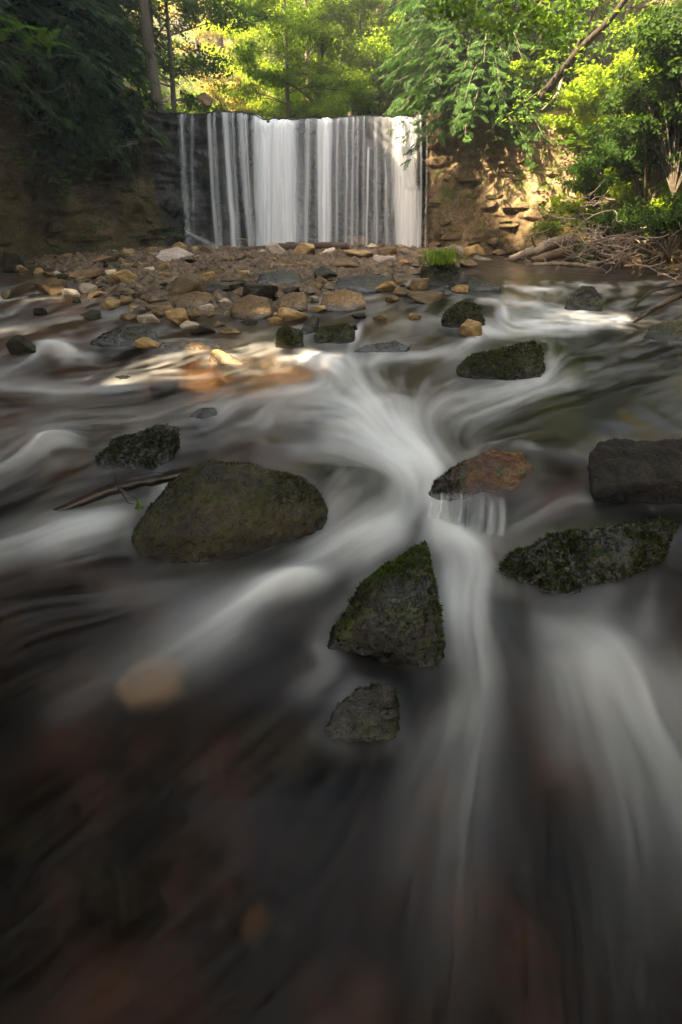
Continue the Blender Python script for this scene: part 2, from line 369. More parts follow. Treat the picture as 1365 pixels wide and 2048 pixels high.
# upper stream feeding the falls
ux = np.linspace(-4.0, 2.2, 40); uy = np.linspace(14.55, 26, 40)
UX, UY = np.meshgrid(ux, uy)
ed = np.interp(UX, G[iL:iR, 0], WY[iL:iR, -1])
UY2 = ed + (UY - 14.55) + .02
UZ = crest(UX) - .02 + .02 * vn(UX * 2, UY2 * .7, 0, 4)
me = mesh('upper_stream', np.stack([UX, UY2, UZ], 2).reshape(-1, 3), grid_faces(40, 40), {'foam': (.25 + .25 * vn(UX * 4, UY2 * .4, 0, 2)).ravel().clip(0, 1), 'green': np.zeros(1600)})
tag(obj('upper_stream', me, M['water']), kind='structure')

# the stream bed, raised to a gravel bar below the falls
def bar_mask(px, py):
    yb = np.interp(px, [-400, 0, 90, 170, 300, 430, 560, 680, 780, 850, 930, 1000], [505, 530, 552, 600, 642, 655, 640, 612, 590, 566, 520, 480])
    return sstep(-16, 46, yb - py)
def bed_z(X, Y):
    z0 = zb(Y); px, py = proj(X, Y, z0)
    m = bar_mask(px, py) * (Y > 3)
    return z0 - .17 - .02 * np.clip(2 - Y, 0, 2) + fbm(X * 1.7, Y * 1.7, 0, 41) * .08 + m * (.185 + .03 * fbm(X * 3, Y * 3, 0, 44)) + .10 * m * sstep(8, 14, Y)
bx = np.concatenate([np.linspace(-9.5, -3, 60)[:-1], np.linspace(-3, 3, 160), np.linspace(3, 9.5, 60)[1:]]); by = np.concatenate([np.linspace(-9, 0, 30)[:-1], np.linspace(0, 5, 170)[:-1], np.linspace(5, 15.6, 130)])
BX, BY = np.meshgrid(bx, by)
BZ = bed_z(BX, BY)
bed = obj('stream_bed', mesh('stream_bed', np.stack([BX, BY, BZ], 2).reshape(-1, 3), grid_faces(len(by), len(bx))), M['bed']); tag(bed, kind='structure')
BV_BED = bvh_of(bed.data)
g = np.array([(-300, -300, -1.1), (300, -300, -1.1), (300, 300, -1.1), (-300, 300, -1.1)])
tag(obj('ground', mesh('ground', g, np.array([[0, 1, 2, 3]])), M['forest_floor']), kind='structure')

# ---- stream water -------------------------------------------------
# white water traced as strokes: (points (x, y, half width, strength)) in photograph pixels laid on the water level
STROKES = [
 # middle chute
 [(590, 712, 10, .45), (650, 722, 14, .6), (700, 748, 22, .75), (735, 790, 30, .75), (770, 838, 36, .95), (815, 885, 40, 1.15), (856, 935, 34, 1.25), (868, 965, 26, 1.2), (845, 1000, 26, 1.05), (826, 1030, 30, 1.1)],
 [(640, 860, 26, .35), (720, 868, 34, .6), (800, 905, 36, .85), (850, 950, 28, .9)],
 [(560, 900, 24, .28), (680, 905, 28, .4), (770, 935, 26, .5), (820, 990, 22, .5)],
 [(500, 830, 18, .3), (610, 820, 22, .45), (700, 815, 24, .5), (760, 850, 26, .5)],
 # left tongue from the chute
 [(830, 1035, 30, 1.1), (760, 1055, 34, .95), (690, 1085, 34, .75), (630, 1120, 34, .6), (590, 1150, 30, .55)],
 [(800, 1070, 26, .6), (740, 1100, 28, .5), (690, 1140, 26, .4)],
 [(655, 1172, 14, .75), (600, 1165, 24, 1.15), (540, 1178, 26, .95), (470, 1215, 30, .65), (390, 1265, 36, .5), (300, 1320, 42, .34), (190, 1370, 46, .2), (60, 1420, 46, .1)],
 [(500, 1235, 26, .3), (420, 1300, 34, .3), (340, 1350, 38, .22)],
 # right tongue
 [(840, 1040, 28, 1.15), (890, 1062, 28, 1.1), (935, 1095, 28, 1.05), (952, 1140, 30, .85), (940, 1200, 34, .7), (945, 1270, 42, .6), (965, 1350, 44, .5), (955, 1450, 44, .42), (935, 1570, 52, .36), (915, 1720, 60, .24), (900, 1900, 66, .14), (890, 2060, 70, .08)],
 [(900, 1110, 22, .6), (905, 1180, 24, .5), (915, 1260, 28, .36)],
 [(930, 1380, 30, .28), (880, 1470, 36, .26), (820, 1600, 44, .16), (770, 1800, 50, .1)],
 # right fan
 [(1060, 1262, 22, .45), (1130, 1275, 34, .7), (1205, 1310, 44, .95), (1262, 1370, 48, .8), (1310, 1450, 56, .62), (1360, 1560, 66, .5), (1400, 1700, 76, .36), (1430, 1900, 80, .22)],
 [(1150, 1300, 40, .5), (1180, 1390, 52, .5), (1215, 1490, 60, .42), (1250, 1620, 66, .3), (1270, 1800, 76, .18), (1280, 2050, 80, .1)],
 [(1090, 1290, 26, .3), (1110, 1400, 34, .22), (1140, 1560, 40, .14)],
 [(1340, 1300, 26, .25), (1365, 1380, 30, .3), (1400, 1450, 30, .3)],
 [(1230, 1120, 16, .06), (1215, 1190, 22, .16), (1190, 1250, 24, .22)],
 [(1330, 1160, 20, .10), (1300, 1230, 26, .18), (1290, 1290, 26, .2)],
 # left reach
 [(300, 772, 12, .25), (220, 778, 14, .55), (130, 782, 15, .7), (50, 778, 15, .55), (-30, 770, 15, .5)],
 [(150, 698, 8, .5), (112, 692, 12, .95), (80, 702, 14, .85), (55, 724, 16, .55), (10, 742, 16, .45), (-60, 750, 16, .4)],
 [(200, 720, 10, .35), (150, 712, 12, .5), (110, 718, 12, .5)],
 [(165, 884, 10, .35), (130, 878, 18, .9), (95, 884, 20, .85), (60, 904, 22, .5), (0, 938, 24, .35), (-60, 960, 24, .3)],
 [(470, 790, 10, .3), (380, 805, 13, .35), (290, 828, 15, .45), (200, 838, 16, .4), (90, 848, 16, .25), (-30, 872, 16, .2)],
 [(690, 757, 12, .55), (620, 778, 14, .6), (540, 790, 14, .55), (470, 806, 14, .55), (400, 838, 16, .45), (330, 845, 16, .35), (250, 850, 14, .2)],
 [(600, 716, 8, .5), (640, 728, 12, .65), (690, 742, 14, .7)],
 [(450, 806, 6, .3), (441, 822, 10, .6), (436, 836, 8, .4)],
 [(560, 845, 14, .3), (480, 855, 14, .3), (400, 868, 14, .2)],
 [(275, 1010, 14, .6), (200, 1028, 24, .75), (120, 1050, 28, .62), (40, 1080, 30, .5), (-60, 1110, 30, .4)],
 [(260, 1040, 18, .35), (160, 1075, 26, .35), (60, 1110, 30, .25)],
 [(352, 975, 8, .5), (325, 992, 11, .8), (295, 1008, 12, .6)],
 [(20, 585, 6, .6), (0, 592, 8, .7), (-40, 602, 10, .6)],
 [(60, 600, 5, .35), (10, 625, 7, .3), (-40, 640, 8, .3)],
 [(250, 625, 5, .15), (140, 640, 6, .22), (30, 655, 8, .25), (-40, 662, 8, .2)],
 # middle streaks and right reach
 [(905, 700, 8, .4), (850, 712, 10, .45), (780, 716, 11, .45), (720, 724, 11, .5), (640, 716, 9, .4)],
 [(560, 718, 5, .4), (610, 715, 6, .6), (680, 716, 7, .5)],
 [(1100, 752, 10, .55), (1020, 775, 15, .6), (950, 790, 18, .62), (880, 806, 20, .55), (820, 826, 20, .45), (785, 850, 20, .35)],
 [(1160, 760, 10, .4), (1080, 785, 16, .4), (980, 820, 20, .32), (900, 850, 20, .2)],
 [(930, 668, 8, .35), (985, 662, 11, .6), (1070, 655, 14, .78), (1160, 648, 13, .8), (1255, 642, 8, .5)],
 [(950, 600, 5, .4), (1010, 602, 8, .5), (1060, 612, 10, .55), (1115, 626, 10, .5), (1180, 634, 8, .45)],
 [(1000, 612, 6, .5), (1006, 630, 11, .85), (1012, 648, 10, .6)],
 [(970, 640, 8, .4), (960, 665, 10, .45), (930, 690, 12, .4), (890, 720, 14, .4)],
 [(1150, 625, 9, .6), (1200, 636, 8, .5), (1262, 640, 6, .4)],
 [(1005, 572, 3, .6), (1050, 577, 4, .75), (1100, 577, 3.5, .6), (1125, 575, 3, .3)],
 [(1135, 570, 3, .4), (1180, 576, 5, .6), (1230, 573, 3, .35)],
 [(1108, 712, 8, .5), (1104, 738, 10, .65), (1098, 758, 9, .5)],
 [(620, 566, 6, .6), (618, 582, 8, .55), (615, 596, 6, .3)],
 [(720, 652, 4, .5), (714, 672, 6, .6), (700, 690, 6, .3)],
 [(800, 640, 6, .2), (860, 640, 7, .3), (900, 650, 6, .2)],
 # around the near stones
 [(858, 1052, 9, .3), (900, 1066, 12, .55), (950, 1078, 12, .55), (1000, 1080, 10, .3)],
 [(620, 1290, 20, .22), (660, 1330, 24, .4), (640, 1365, 22, .32), (580, 1405, 26, .2)],
 [(1000, 1075, 20, .3), (1060, 1045, 22, .28), (1130, 1012, 20, .22), (1190, 1000, 16, .14)],
 [(1170, 905, 9, .35), (1150, 925, 10, .25)],
 [(700, 1000, 26, .22), (660, 1030, 26, .3), (620, 1060, 26, .2)],
 [(560, 1180, 40, .2), (380, 1200, 50, .12), (150, 1180, 50, .08)],
]
BUMPS = [(100, 884, 62, 20, .05), (92, 698, 40, 13, .05), (760, 880, 60, 45, -.02), (1200, 1330, 120, 70, .05), (590, 1165, 70, 24, .035), (1060, 618, 60, 14, .05),
         (1150, 735, 60, 22, .05), (1150, 850, 130, 60, .06), (1030, 935, 110, 42, .10), (700, 985, 80, 44, .11), (680, 790, 34, 12, .03), (785, 812, 34, 12, .035), (320, 762, 50, 9, .03),
         (880, 1000, 80, 40, -.02), (1000, 1140, 70, 46, .02), (600, 1420, 160, 100, .02), (950, 1500, 60, 160, -.02)]
GREEN = [(690, 960, 100, 50, .9), (880, 1180, 40, 120, .7), (740, 1080, 60, 60, .4), (950, 860, 200, 60, .8), (1150, 690, 240, 70, .8), (1100, 590, 260, 30, .9), (600, 1100, 70, 40, .6), (700, 1200, 60, 40, .6), (1180, 780, 160, 60, .7), (900, 600, 160, 40, .5), (200, 860, 160, 50, .3)]
rows = np.concatenate([np.linspace(-8, .15, 26)[:-1], np.geomspace(.15 + .9, 15.0 + .9, 720) - .9])
cols = np.concatenate([np.linspace(-1, -.62, 30)[:-1] * 1.0, np.linspace(-.62, .62, 480), np.linspace(.62, 1, 30)[1:]])
RW = np.clip(1.9 + 1.25 * np.maximum(rows, 0), 0, 9.3)
side = np.sign(cols) * np.maximum(np.abs(cols) - .62, 0) / .38
Xg = cols[None, :] * RW[:, None] + side[None, :] * np.maximum(9.3 - RW[:, None], 0)
Yg = np.repeat(rows[:, None], len(cols), 1)
Zg = zb(Yg)
px, py = proj(Xg, np.maximum(Yg, .1), Zg)
# rasterise the strokes on a chart of the water, then drag everything along the current
CH = 2.0; cxs = np.arange(-80, 1450, CH); cys = np.arange(470, 2080, CH); QX, QY = np.meshgrid(cxs, cys); shp = QX.shape
qxf, qyf = QX.ravel(), QY.ravel(); psc = np.clip((qyf - 480) / 500, .10, 1.2)
wobx = qxf + 5 * psc * vn(qxf / (90 * psc), qyf / (60 * psc), 0, 71); woby = qyf + 3 * psc * vn(qxf / (90 * psc), qyf / (50 * psc), 0, 73)
fs = np.zeros(len(qxf)); lowl = sstep(1000, 1500, qyf); rgt = sstep(500, 1000, qxf)
vx = (1 - lowl) * (-.9) + lowl * ((1 - rgt) * (-.75) + rgt * (qxf - 980) / 900) ; vy = (1 - lowl) * .28 + lowl * ((1 - rgt) * .65 + rgt)
vx, vy = vx * .12, vy * .12
for si, S in enumerate(STROKES):
    C = catmull(S, max(10, len(S) * 5)); wmax = C[:, 2].max() * 4.0
    sel = np.where((qxf > C[:, 0].min() - wmax) & (qxf < C[:, 0].max() + wmax) & (qyf > C[:, 1].min() - wmax) & (qyf < C[:, 1].max() + wmax))[0]
    if not len(sel): continue
    qx, qy = wobx[sel], woby[sel]; N_ = len(sel)
    bd = np.full(N_, 1e9); bs = np.zeros(N_); bw = np.ones(N_); bi = np.zeros(N_); sg = np.zeros(N_); tx = np.zeros(N_); ty = np.zeros(N_); run = 0
    for a, b in zip(C[:-1], C[1:]):
        e = b[:2] - a[:2]; L = np.hypot(*e) + 1e-6; u = e / L
        rx, ry = qx - a[0], qy - a[1]; h = np.clip((rx * u[0] + ry * u[1]) / L, 0, 1)
        dx, dy = rx - u[0] * h * L, ry - u[1] * h * L; dd = np.hypot(dx, dy); w_ = a[2] + (b[2] - a[2]) * h
        m = dd / w_ < bd / bw
        bd = np.where(m, dd, bd); bs = np.where(m, run + h * L, bs); bw = np.where(m, w_, bw); bi = np.where(m, a[3] + (b[3] - a[3]) * h, bi)
        sg = np.where(m, dx * -u[1] + dy * u[0], sg); tx = np.where(m, u[0], tx); ty = np.where(m, u[1], ty); run += L
    x = bd / bw; sc = np.clip(bw / 26, .35, 1.4)
    streak = .85 + .16 * vn(sg / (8 * sc) + si * 17, bs / (260 * sc), 0, 81) + .24 * vn(sg / (18 * sc), bs / (120 * sc), si, 83)
    endf = sstep(0, 1, np.minimum(bs, run - bs) / (bw * 1.2) + .1)
    fs[sel] += bi * (.88 * np.exp(-(x * .92) ** 2) + .13 * np.exp(-(x * .45) ** 2)) * np.clip(streak, .1, 2) * endf
    fw_ = (bi + .15) * np.exp(-(x * .5) ** 2); vx[sel] += tx * fw_; vy[sel] += ty * fw_
def blur(A, n):
    for _ in range(n):
        A = np.pad(A, 1, mode='edge'); A = (A[:-2, 1:-1] + A[2:, 1:-1] + 2 * A[1:-1, 1:-1]) / 4; A = np.pad(A, ((0, 0), (1, 1)), mode='edge'); A = (A[:, :-2] + A[:, 2:] + 2 * A[:, 1:-1]) / 4
    return A
vx, vy = blur(vx.reshape(shp), 5), blur(vy.reshape(shp), 5); vl = np.hypot(vx, vy) + 1e-6; vx, vy = vx / vl, vy / vl
PS = psc.reshape(shp)
def bil(A, x, y):
    x = np.clip(x, 0, shp[1] - 1.001); y = np.clip(y, 0, shp[0] - 1.001); i, j = x.astype(np.int32), y.astype(np.int32); u, v = x - i, y - j
    return (A[j, i] * (1 - u) + A[j, i + 1] * u) * (1 - v) + (A[j + 1, i] * (1 - u) + A[j + 1, i + 1] * u) * v
def near_(A, x, y): return A[np.clip(y + .5, 0, shp[0] - 1).astype(np.int32), np.clip(x + .5, 0, shp[1] - 1).astype(np.int32)]
def drag(As, n, stepc):
    I, J = np.meshgrid(np.arange(shp[1], dtype=float), np.arange(shp[0], dtype=float)); acc = [A.copy() for A in As]
    for sgn in (1, -1):
        x, y = I.copy(), J.copy()
        for _ in range(n):
            x = x + sgn * near_(vx, x, y) * stepc * PS; y = y + sgn * near_(vy, x, y) * stepc * PS
            for q, A in enumerate(As): acc[q] += bil(A, x, y)
    return [A / (2 * n + 1) for A in acc]
rn = np.random.default_rng(4)
n1 = blur(rn.normal(0, 1, shp), 1); n2 = blur(rn.normal(0, 1, shp), 6)
F1, = drag([fs.reshape(shp)], 7, 2.0)
S1, S2 = drag([n1, n2], 18, 2.0)
S1 /= S1.std(); S2 /= S2.std(); SS = .55 * S1 + .6 * S2
veil = .034 * sstep(1500, 850, QY) * (QY > 560) * (1 - .85 * sstep(960, 1120, QX) * sstep(760, 860, QY)) + .008
F1 = F1 * (1 - .2 * sstep(1200, 1350, QY)) * (1 - .38 * sstep(620, 480, QX) * sstep(700, 740, QY) * sstep(900, 860, QY))
F1 = 1.02 * np.clip(F1, 0, None) ** 1.28
F1 = F1 * (1 - .55 * sstep(1350, 1950, QY)) * (1 - .6 * np.exp(-((QX - 420) / 150) ** 2 - ((QY - 738) / 26) ** 2))
dens = F1 * (1 + (.20 - .10 * sstep(1000, 1300, QY)) * SS) + veil * np.clip(1 + 1.0 * SS, 0, 4)
GX, GY = (px - cxs[0]) / CH, (py - cys[0]) / CH
inside = (Yg > .12) & (GX > 0) & (GX < shp[1] - 1) & (GY > 0) & (GY < shp[0] - 1)
fsum = np.where(inside, bil(F1, GX, GY), 0); foam = np.where(inside, 1 - np.exp(-.92 * np.clip(bil(dens, GX, GY), 0, 9)), .05)
rip = np.where(inside, bil(SS, GX, GY), 0)
gr = np.zeros_like(Xg)
for (cx, cy, rx, ry, s_) in GREEN: gr += s_ * np.exp(-((px - cx) / rx) ** 2 - ((py - cy) / ry) ** 2)
hz = np.zeros_like(Xg)
for (cx, cy, rx, ry, s_) in BUMPS: hz += s_ * np.exp(-((px - cx) / rx) ** 2 - ((py - cy) / ry) ** 2)
amp = np.clip(.012 + .002 * Yg, 0, .022) * (Yg > 0)
ZW_ = Zg + hz + fsum.clip(0, 1.3) * .016 + amp * fbm(Xg * 2.2 + Yg * .8, Yg * 1.5, 0, 51, 3) + .0002 * rip
water = obj('stream_water', mesh('stream_water', np.stack([Xg, Yg, ZW_], 2).reshape(-1, 3), grid_faces(*Xg.shape), {'foam': foam.ravel().clip(0, 1), 'green': gr.ravel().clip(0, 1)}), M['water'])
tag(water, kind='structure')

# ---- stones of the rock walls: ledges proud of the face -----------------
def slab_piece(seed):
    r = np.random.default_rng(seed); bm = bmesh.new(); bmesh.ops.create_cube(bm, size=1)
    for v in bm.verts:
        v.co += Vector(r.uniform(-.3, .3, 3)); 
    bmesh.ops.bevel(bm, geom=bm.edges[:], offset=.16, segments=1, affect='EDGES')
    bmesh.ops.triangulate(bm, faces=bm.faces[:])
    me = bpy.data.meshes.new('stone'); bm.to_mesh(me); bm.free()
    return me
def wall_stones(parent, i0, i1, n, mat, seed, t0=.05, t1=.9, skip=None):
    r = np.random.default_rng(seed); ms = [slab_piece(seed * 10 + q) for q in range(6)]
    for m in ms: m.materials.append(M[mat])
    used = []
    for _ in range(n * 6):
        i = int(r.integers(i0 + 3, i1 - 3)); j = int((t0 + (t1 - t0) * r.random()) * NT_)
        w_, h_ = r.uniform(.14, .62), r.uniform(.05, .20)
        if any(abs(ARC[i] - u) < (w_ + uw) * .42 and abs(Zw[i, j] - z) < (h_ + uh) * .5 for u, z, uw, uh in used): continue
        used.append((ARC[i], Zw[i, j], w_, h_))
        o = obj('stone', ms[int(r.integers(6))], None, parent)
        p = WV[i, j] + np.append(OUT[i] * .02, 0)
        o.location = p; dp = r.uniform(.12, .26)
        o.scale = (w_, dp, h_); o.rotation_euler = (r.uniform(-.1, .1), r.uniform(-.08, .08), math.atan2(T2[i, 1], T2[i, 0]) + r.uniform(-.2, .2))
        if len(used) >= n: break
i9 = ix((G[:, 1] > 8.0)); 
wall_stones(cliffL, i9, iL, 50, 'cliff_left', 3)
wall_stones(cliffR, iR, iB, 28, 'cliff_right', 5, .04, .88)
wall_stones(cliffF, iL, iR, 30, 'cliff_wet', 6, .05, .97)

# ---- the waterfall --------------------------------------------------
fall = thing('waterfall', 'wide white waterfall dropping over the dark ledge in long silky curtains', 'waterfall', (-1, 14.2, 0))
def ribbon(name, x0, x1, b0, b1, dens, seed, parent, ytop=222, ybot=512, off=0.0, fade=.0, stre=.6, start=0.0, bulge=.10, top_lift=True, nz=40):
    n = int(max(11, max(x1 - x0, b1 - b0) * 1.6)); u = np.linspace(0, 1, n); v = np.linspace(start, 1, nz)
    U, Vv = np.meshgrid(u, v)
    pt0, pt1 = x0 + (x1 - x0) * U, b0 + (b1 - b0) * U
    yc = np.interp(np.linspace(-4.3, 2.5, 30), G[iL:iR + 20, 0], WY[iL:iR + 20, -1])
    def plane(pxv, pyv, Y): # X at given distance
        dx = (pxv - CX) / FPX; b = -(pyv - CY) / FPX; t = Y / (b * SP + CP); return dx * t
    Y0 = 14.5; Xt = plane(pt0, ytop, Y0)
    lip = np.interp(Xt, G[iL:iR + 20, 0], WY[iL:iR + 20, -1])
    Xt = plane(pt0, ytop, lip); Xb = plane(pt1, ybot - 14, lip - .55)
    drop = Vv
    Yv = lip - .02 - (.16 + off) * np.sqrt(drop) - .30 * drop - bulge * np.sin(np.pi * U) * (.3 + .7 * drop)
    k_ = drop ** .8
    Xv = Xt + (Xb - Xt) * k_
    cz = crest(Xt) + .025
    Zv = cz - (cz + .19) * drop
    if top_lift and start == 0:
        back = np.clip(1 - Vv / .05, 0, 1); Yv = Yv + back ** 2 * .25; Zv = np.where(Vv < .05, cz - (cz + .19) * Vv * (1 - back * .7), Zv)
    eu = U + (.07 * vn(Vv * 2.5, seed, 0, 5) + .05 * vn(Vv * 7, seed, 0, 6)) * (.3 + Vv)
    prof = np.clip(np.sin(np.pi * np.clip(eu, 0, 1)), 0, 1) ** 2.2 if x1 - x0 < 30 else sstep(0, .40, eu) * sstep(0, .40, 1 - eu)
    prof = prof * sstep(0, .06, np.minimum(U, 1 - U))
    lane = (x0 + (x1 - x0) * U)
    s_ = 1 - stre + stre * (1 + vn((lane + 3 * vn(Vv * 1.5, lane / 30, 0, 3)) / 7, Vv * 1.2, 0, seed) * .75 + .45 * vn(lane / 2.6, Vv * 2.0, 0, seed + 1) + .3 * vn(lane / 1.2, Vv * 2.5, 0, seed + 2)) * .75
    D = dens * prof * np.clip(s_, 0, 1.6) * (1 - fade * Vv)
    if start > 0: D = D * sstep(start, start + .08, Vv)
    me = mesh(name, np.stack([Xv, Yv, Zv], 2).reshape(-1, 3), grid_faces(nz, n), {'foam': D.ravel().clip(0, .97)})
    o = obj(name, me, M['falls']); o.parent = parent; o.matrix_parent_inverse = parent.matrix_world.inverted()
    return o
bpy.context.view_layer.update()
fall_loc = Matrix.Translation(Vector((-1, 14.2, 0))).inverted()
CUR = [ # crest x0,x1, foot x0,x1, density, streakiness
 (502, 610, 508, 606, .98, .25), (592, 650, 588, 648, .16, .9), (636, 668, 636, 664, .92, .35), (658, 706, 654, 700, .16, .9), (685, 755, 685, 755, .08, .95), (735, 806, 735, 806, .20, .9), (776, 836, 780, 842, .92, .30),
 (408, 512, 418, 514, .07, .9), (495, 615, 500, 612, .5, .5), (352, 420, 372, 424, .04, .9), (500, 850, 500, 848, .06, .9), (512, 566, 514, 560, .7, .3)]
for q, (a, b, c, e, dn, st) in enumerate(CUR):
    ribbon('curtain', a, b, c, e, dn, 200 + q * 3, fall, stre=st, off=.02 * (q % 3))
STR = [(358, 370, 372, 384, .34), (384, 389, 388, 392, .25), (414, 424, 432, 442, .62), (426, 432, 440, 446, .35), (444, 458, 464, 478, .62), (462, 470, 476, 484, .35), (474, 490, 496, 510, .55), (488, 496, 502, 510, .35),
       (505, 520, 512, 532, .6), (520, 556, 522, 552, .75), (566, 592, 566, 590, .6), (612, 622, 606, 618, .45), (634, 648, 636, 648, .7), (652, 668, 652, 664, .7), (672, 680, 668, 676, .4), (690, 698, 688, 696, .45), (704, 712, 700, 708, .4), (714, 718, 712, 716, .35),
       (736, 741, 730, 735, .62), (727, 731, 724, 728, .3), (748, 756, 748, 756, .4), (764, 772, 770, 778, .4), (790, 812, 796, 816, .7), (812, 826, 820, 838, .6), (800, 830, 796, 836, .45)]
for q, (a, b, c, e, dn) in enumerate(STR):
    wd_ = (b - a) * .25 + 1.0; a, b, c, e = a - wd_, b + wd_, c - wd_ * 1.25, e + wd_ * 1.25
    ribbon('strand', a, b, c, e, dn * .9, 300 + q * 3, fall, stre=.45, off=.10 + .03 * (q % 3), bulge=.04, start=.0 if dn != .62 or q < 10 else .18, nz=34)
for a, b, c, e, dn, st0 in ((836, 846, 836, 846, .4, 0), (850, 856, 848, 854, .3, 0), (806, 842, 794, 840, .75, .45), (828, 852, 826, 842, .5, .46)):
    ribbon('strand', a, b, c, e, dn, 411 + int(a), fall, stre=.5, off=.16, bulge=.06, start=st0, nz=34)

# ================================================================== ROCKS
def hull_mesh(points, voxel=None, smooth_it=2, amp=.02, freq=6.0, seed=0, cracks=0.0):
    bm = bmesh.new()
    for p in points: bm.verts.new(p)
    r = bmesh.ops.convex_hull(bm, input=bm.verts[:])
    bmesh.ops.delete(bm, geom=[v for v in bm.verts if not v.link_faces], context='VERTS')
    me = bpy.data.meshes.new('tmp'); bm.to_mesh(me); bm.free()
    o = bpy.data.objects.new('tmp', me); COL.objects.link(o)
    co = np.array([v.co[:] for v in me.vertices]); size = (co.max(0) - co.min(0)).max()
    md = o.modifiers.new('r', 'REMESH'); md.mode = 'VOXEL'; md.voxel_size = voxel or size / 40; md.use_smooth_shade = True
    sm = o.modifiers.new('s', 'SMOOTH'); sm.iterations = smooth_it; sm.factor = .5
    dg = bpy.context.evaluated_depsgraph_get()
    out = bpy.data.meshes.new_from_object(o.evaluated_get(dg))
    bpy.data.objects.remove(o); bpy.data.meshes.remove(me)
    n = len(out.vertices); co = np.empty(n * 3, np.float32); out.vertices.foreach_get('co', co); co = co.reshape(-1, 3)
    no = np.empty(n * 3, np.float32); out.vertices.foreach_get('normal', no); no = no.reshape(-1, 3)
    q = co * freq / size
    dsp = fbm(q[:, 0], q[:, 1], q[:, 2], 60 + seed, 4) * amp * size
    q2 = co * freq * 3.2 / size
    dsp += (np.abs(vn(q2[:, 0], q2[:, 1], q2[:, 2], 90 + seed)) - .3) * amp * .7 * size
    q3 = co * freq * 8 / size
    dsp += vn(q3[:, 0], q3[:, 1], q3[:, 2], 95 + seed) * amp * .25 * size
    co = co + no * dsp[:, None]
    out.vertices.foreach_set('co', co.ravel().astype(np.float32)); out.update()
    out.polygons.foreach_set('use_smooth', np.ones(len(out.polygons), bool))
    return out
HEROES = {}
def boulder(name, label, sil, base, depth, mat, ridge=(), amp=.02, sink=.14, freq=6, seed=0, voxel=None, smooth_it=2, group=None, sharp=.55, cat='boulder', wetall=0.0):
    """sil: outline in the photograph; base: pixel where its front meets the water; depth in metres; ridge: (px, py, metres behind the front)"""
    p0 = on_water(*base); Yc = p0.y
    ys = [s[1] for s in sil]; top_, bot = min(ys), max(ys); cx = sum(s[0] for s in sil) / len(sil); cy = sum(ys) / len(ys)
    P = []
    for x, y in sil:
        f = ((bot - y) / (bot - top_)) ** .8 * sharp
        P.append(at_y(x, y, Yc + depth * f))
        P.append(at_y(cx + (x - cx) * .78, cy + (y - cy) * .70 + (bot - top_) * .06, Yc + depth * (f + (1 - f) * .85)))
    for x, y, dy in ridge: P.append(at_y(x, y, Yc + dy))
    low = [p for p in P if p.z < p0.z + .12]
    P += [Vector((p.x, p.y, zb(p.y) - sink)) for p in low]
    c = Vector((sum(p.x for p in P) / len(P), sum(p.y for p in P) / len(P), p0.z))
    me = hull_mesh([p - c for p in P], voxel, smooth_it, amp, freq, seed)
    me.name = name
    co = np.empty(len(me.vertices) * 3, np.float32); me.vertices.foreach_get('co', co); co = co.reshape(-1, 3) + np.array(c)
    hw = co[:, 2] - zb(co[:, 1]); wv_ = 1 - sstep(.015, .085, hw + .03 * vn(co[:, 0] * 14, co[:, 1] * 14, co[:, 2] * 14, seed))
    if wetall: wv_ = np.maximum(wv_, wetall * sstep(-.4, .3, fbm(co[:, 0] * 5, co[:, 1] * 5, co[:, 2] * 5, seed + 3)))
    at_ = me.attributes.new('wet', 'FLOAT', 'POINT'); at_.data.foreach_set('value', wv_.astype(np.float32))
    o = obj(name, me, M[mat], None, c)
    tag(o, label, cat, group); HEROES[label] = o
    return o
def moss_on(o, n, size, seed=0, zmin=.1, region=None, mat='moss'):
    """short moss shoots standing on a stone's upper faces"""
    me = o.data; r = np.random.default_rng(seed)
    me.calc_loop_triangles(); nt_ = len(me.loop_triangles)
    tri = np.empty(nt_ * 3, np.int32); me.loop_triangles.foreach_get('vertices', tri); tri = tri.reshape(-1, 3)
    co = np.empty(len(me.vertices) * 3, np.float32); me.vertices.foreach_get('co', co); co = co.reshape(-1, 3)
    A, B, C = co[tri[:, 0]], co[tri[:, 1]], co[tri[:, 2]]
    N = np.cross(B - A, C - A); ar = np.linalg.norm(N, axis=1); N /= ar[:, None] + 1e-12
    cen = (A + B + C) / 3; wz = o.location.z
    noise_ = fbm(cen[:, 0] * 9, cen[:, 1] * 9, cen[:, 2] * 9, seed + 5, 3)
    wgt = ar * np.clip(N[:, 2] - zmin, 0, 1) * np.clip(noise_ * 1.2 + .55, .04, 1) * (cen[:, 2] + wz > zb(cen[:, 1] + o.location.y) + .01)
    if region is not None:
        qx, qy = proj(cen[:, 0] + o.location.x, cen[:, 1] + o.location.y, cen[:, 2] + wz); wgt = wgt * region(qx, qy)
    if wgt.sum() <= 0: return
    i = r.choice(nt_, n, p=wgt / wgt.sum()); u, v = r.random(n), r.random(n); fl = u + v > 1; u[fl] = 1 - u[fl]; v[fl] = 1 - v[fl]
    p = A[i] + (B - A)[i] * u[:, None] + (C - A)[i] * v[:, None]
    dirn = N[i] + r.normal(0, .6, (n, 3)) + np.array([0, 0, .2]); dirn /= np.linalg.norm(dirn, axis=1, keepdims=True)
    sd = np.cross(dirn, r.normal(0, 1, (n, 3))); sd /= np.linalg.norm(sd, axis=1, keepdims=True)
    L = size * r.uniform(.5, 1.5, n)[:, None]
    V = np.stack([p - sd * L * .22, p + sd * L * .22, p + dirn * L], 1).reshape(-1, 3)
    m = mesh('moss', V, np.arange(n * 3).reshape(-1, 3), {'var': np.repeat(r.random(n), 3)}, smooth=False)
    mo = obj('moss', m, M[mat], o); mo['kind'] = 'stuff'
    return mo

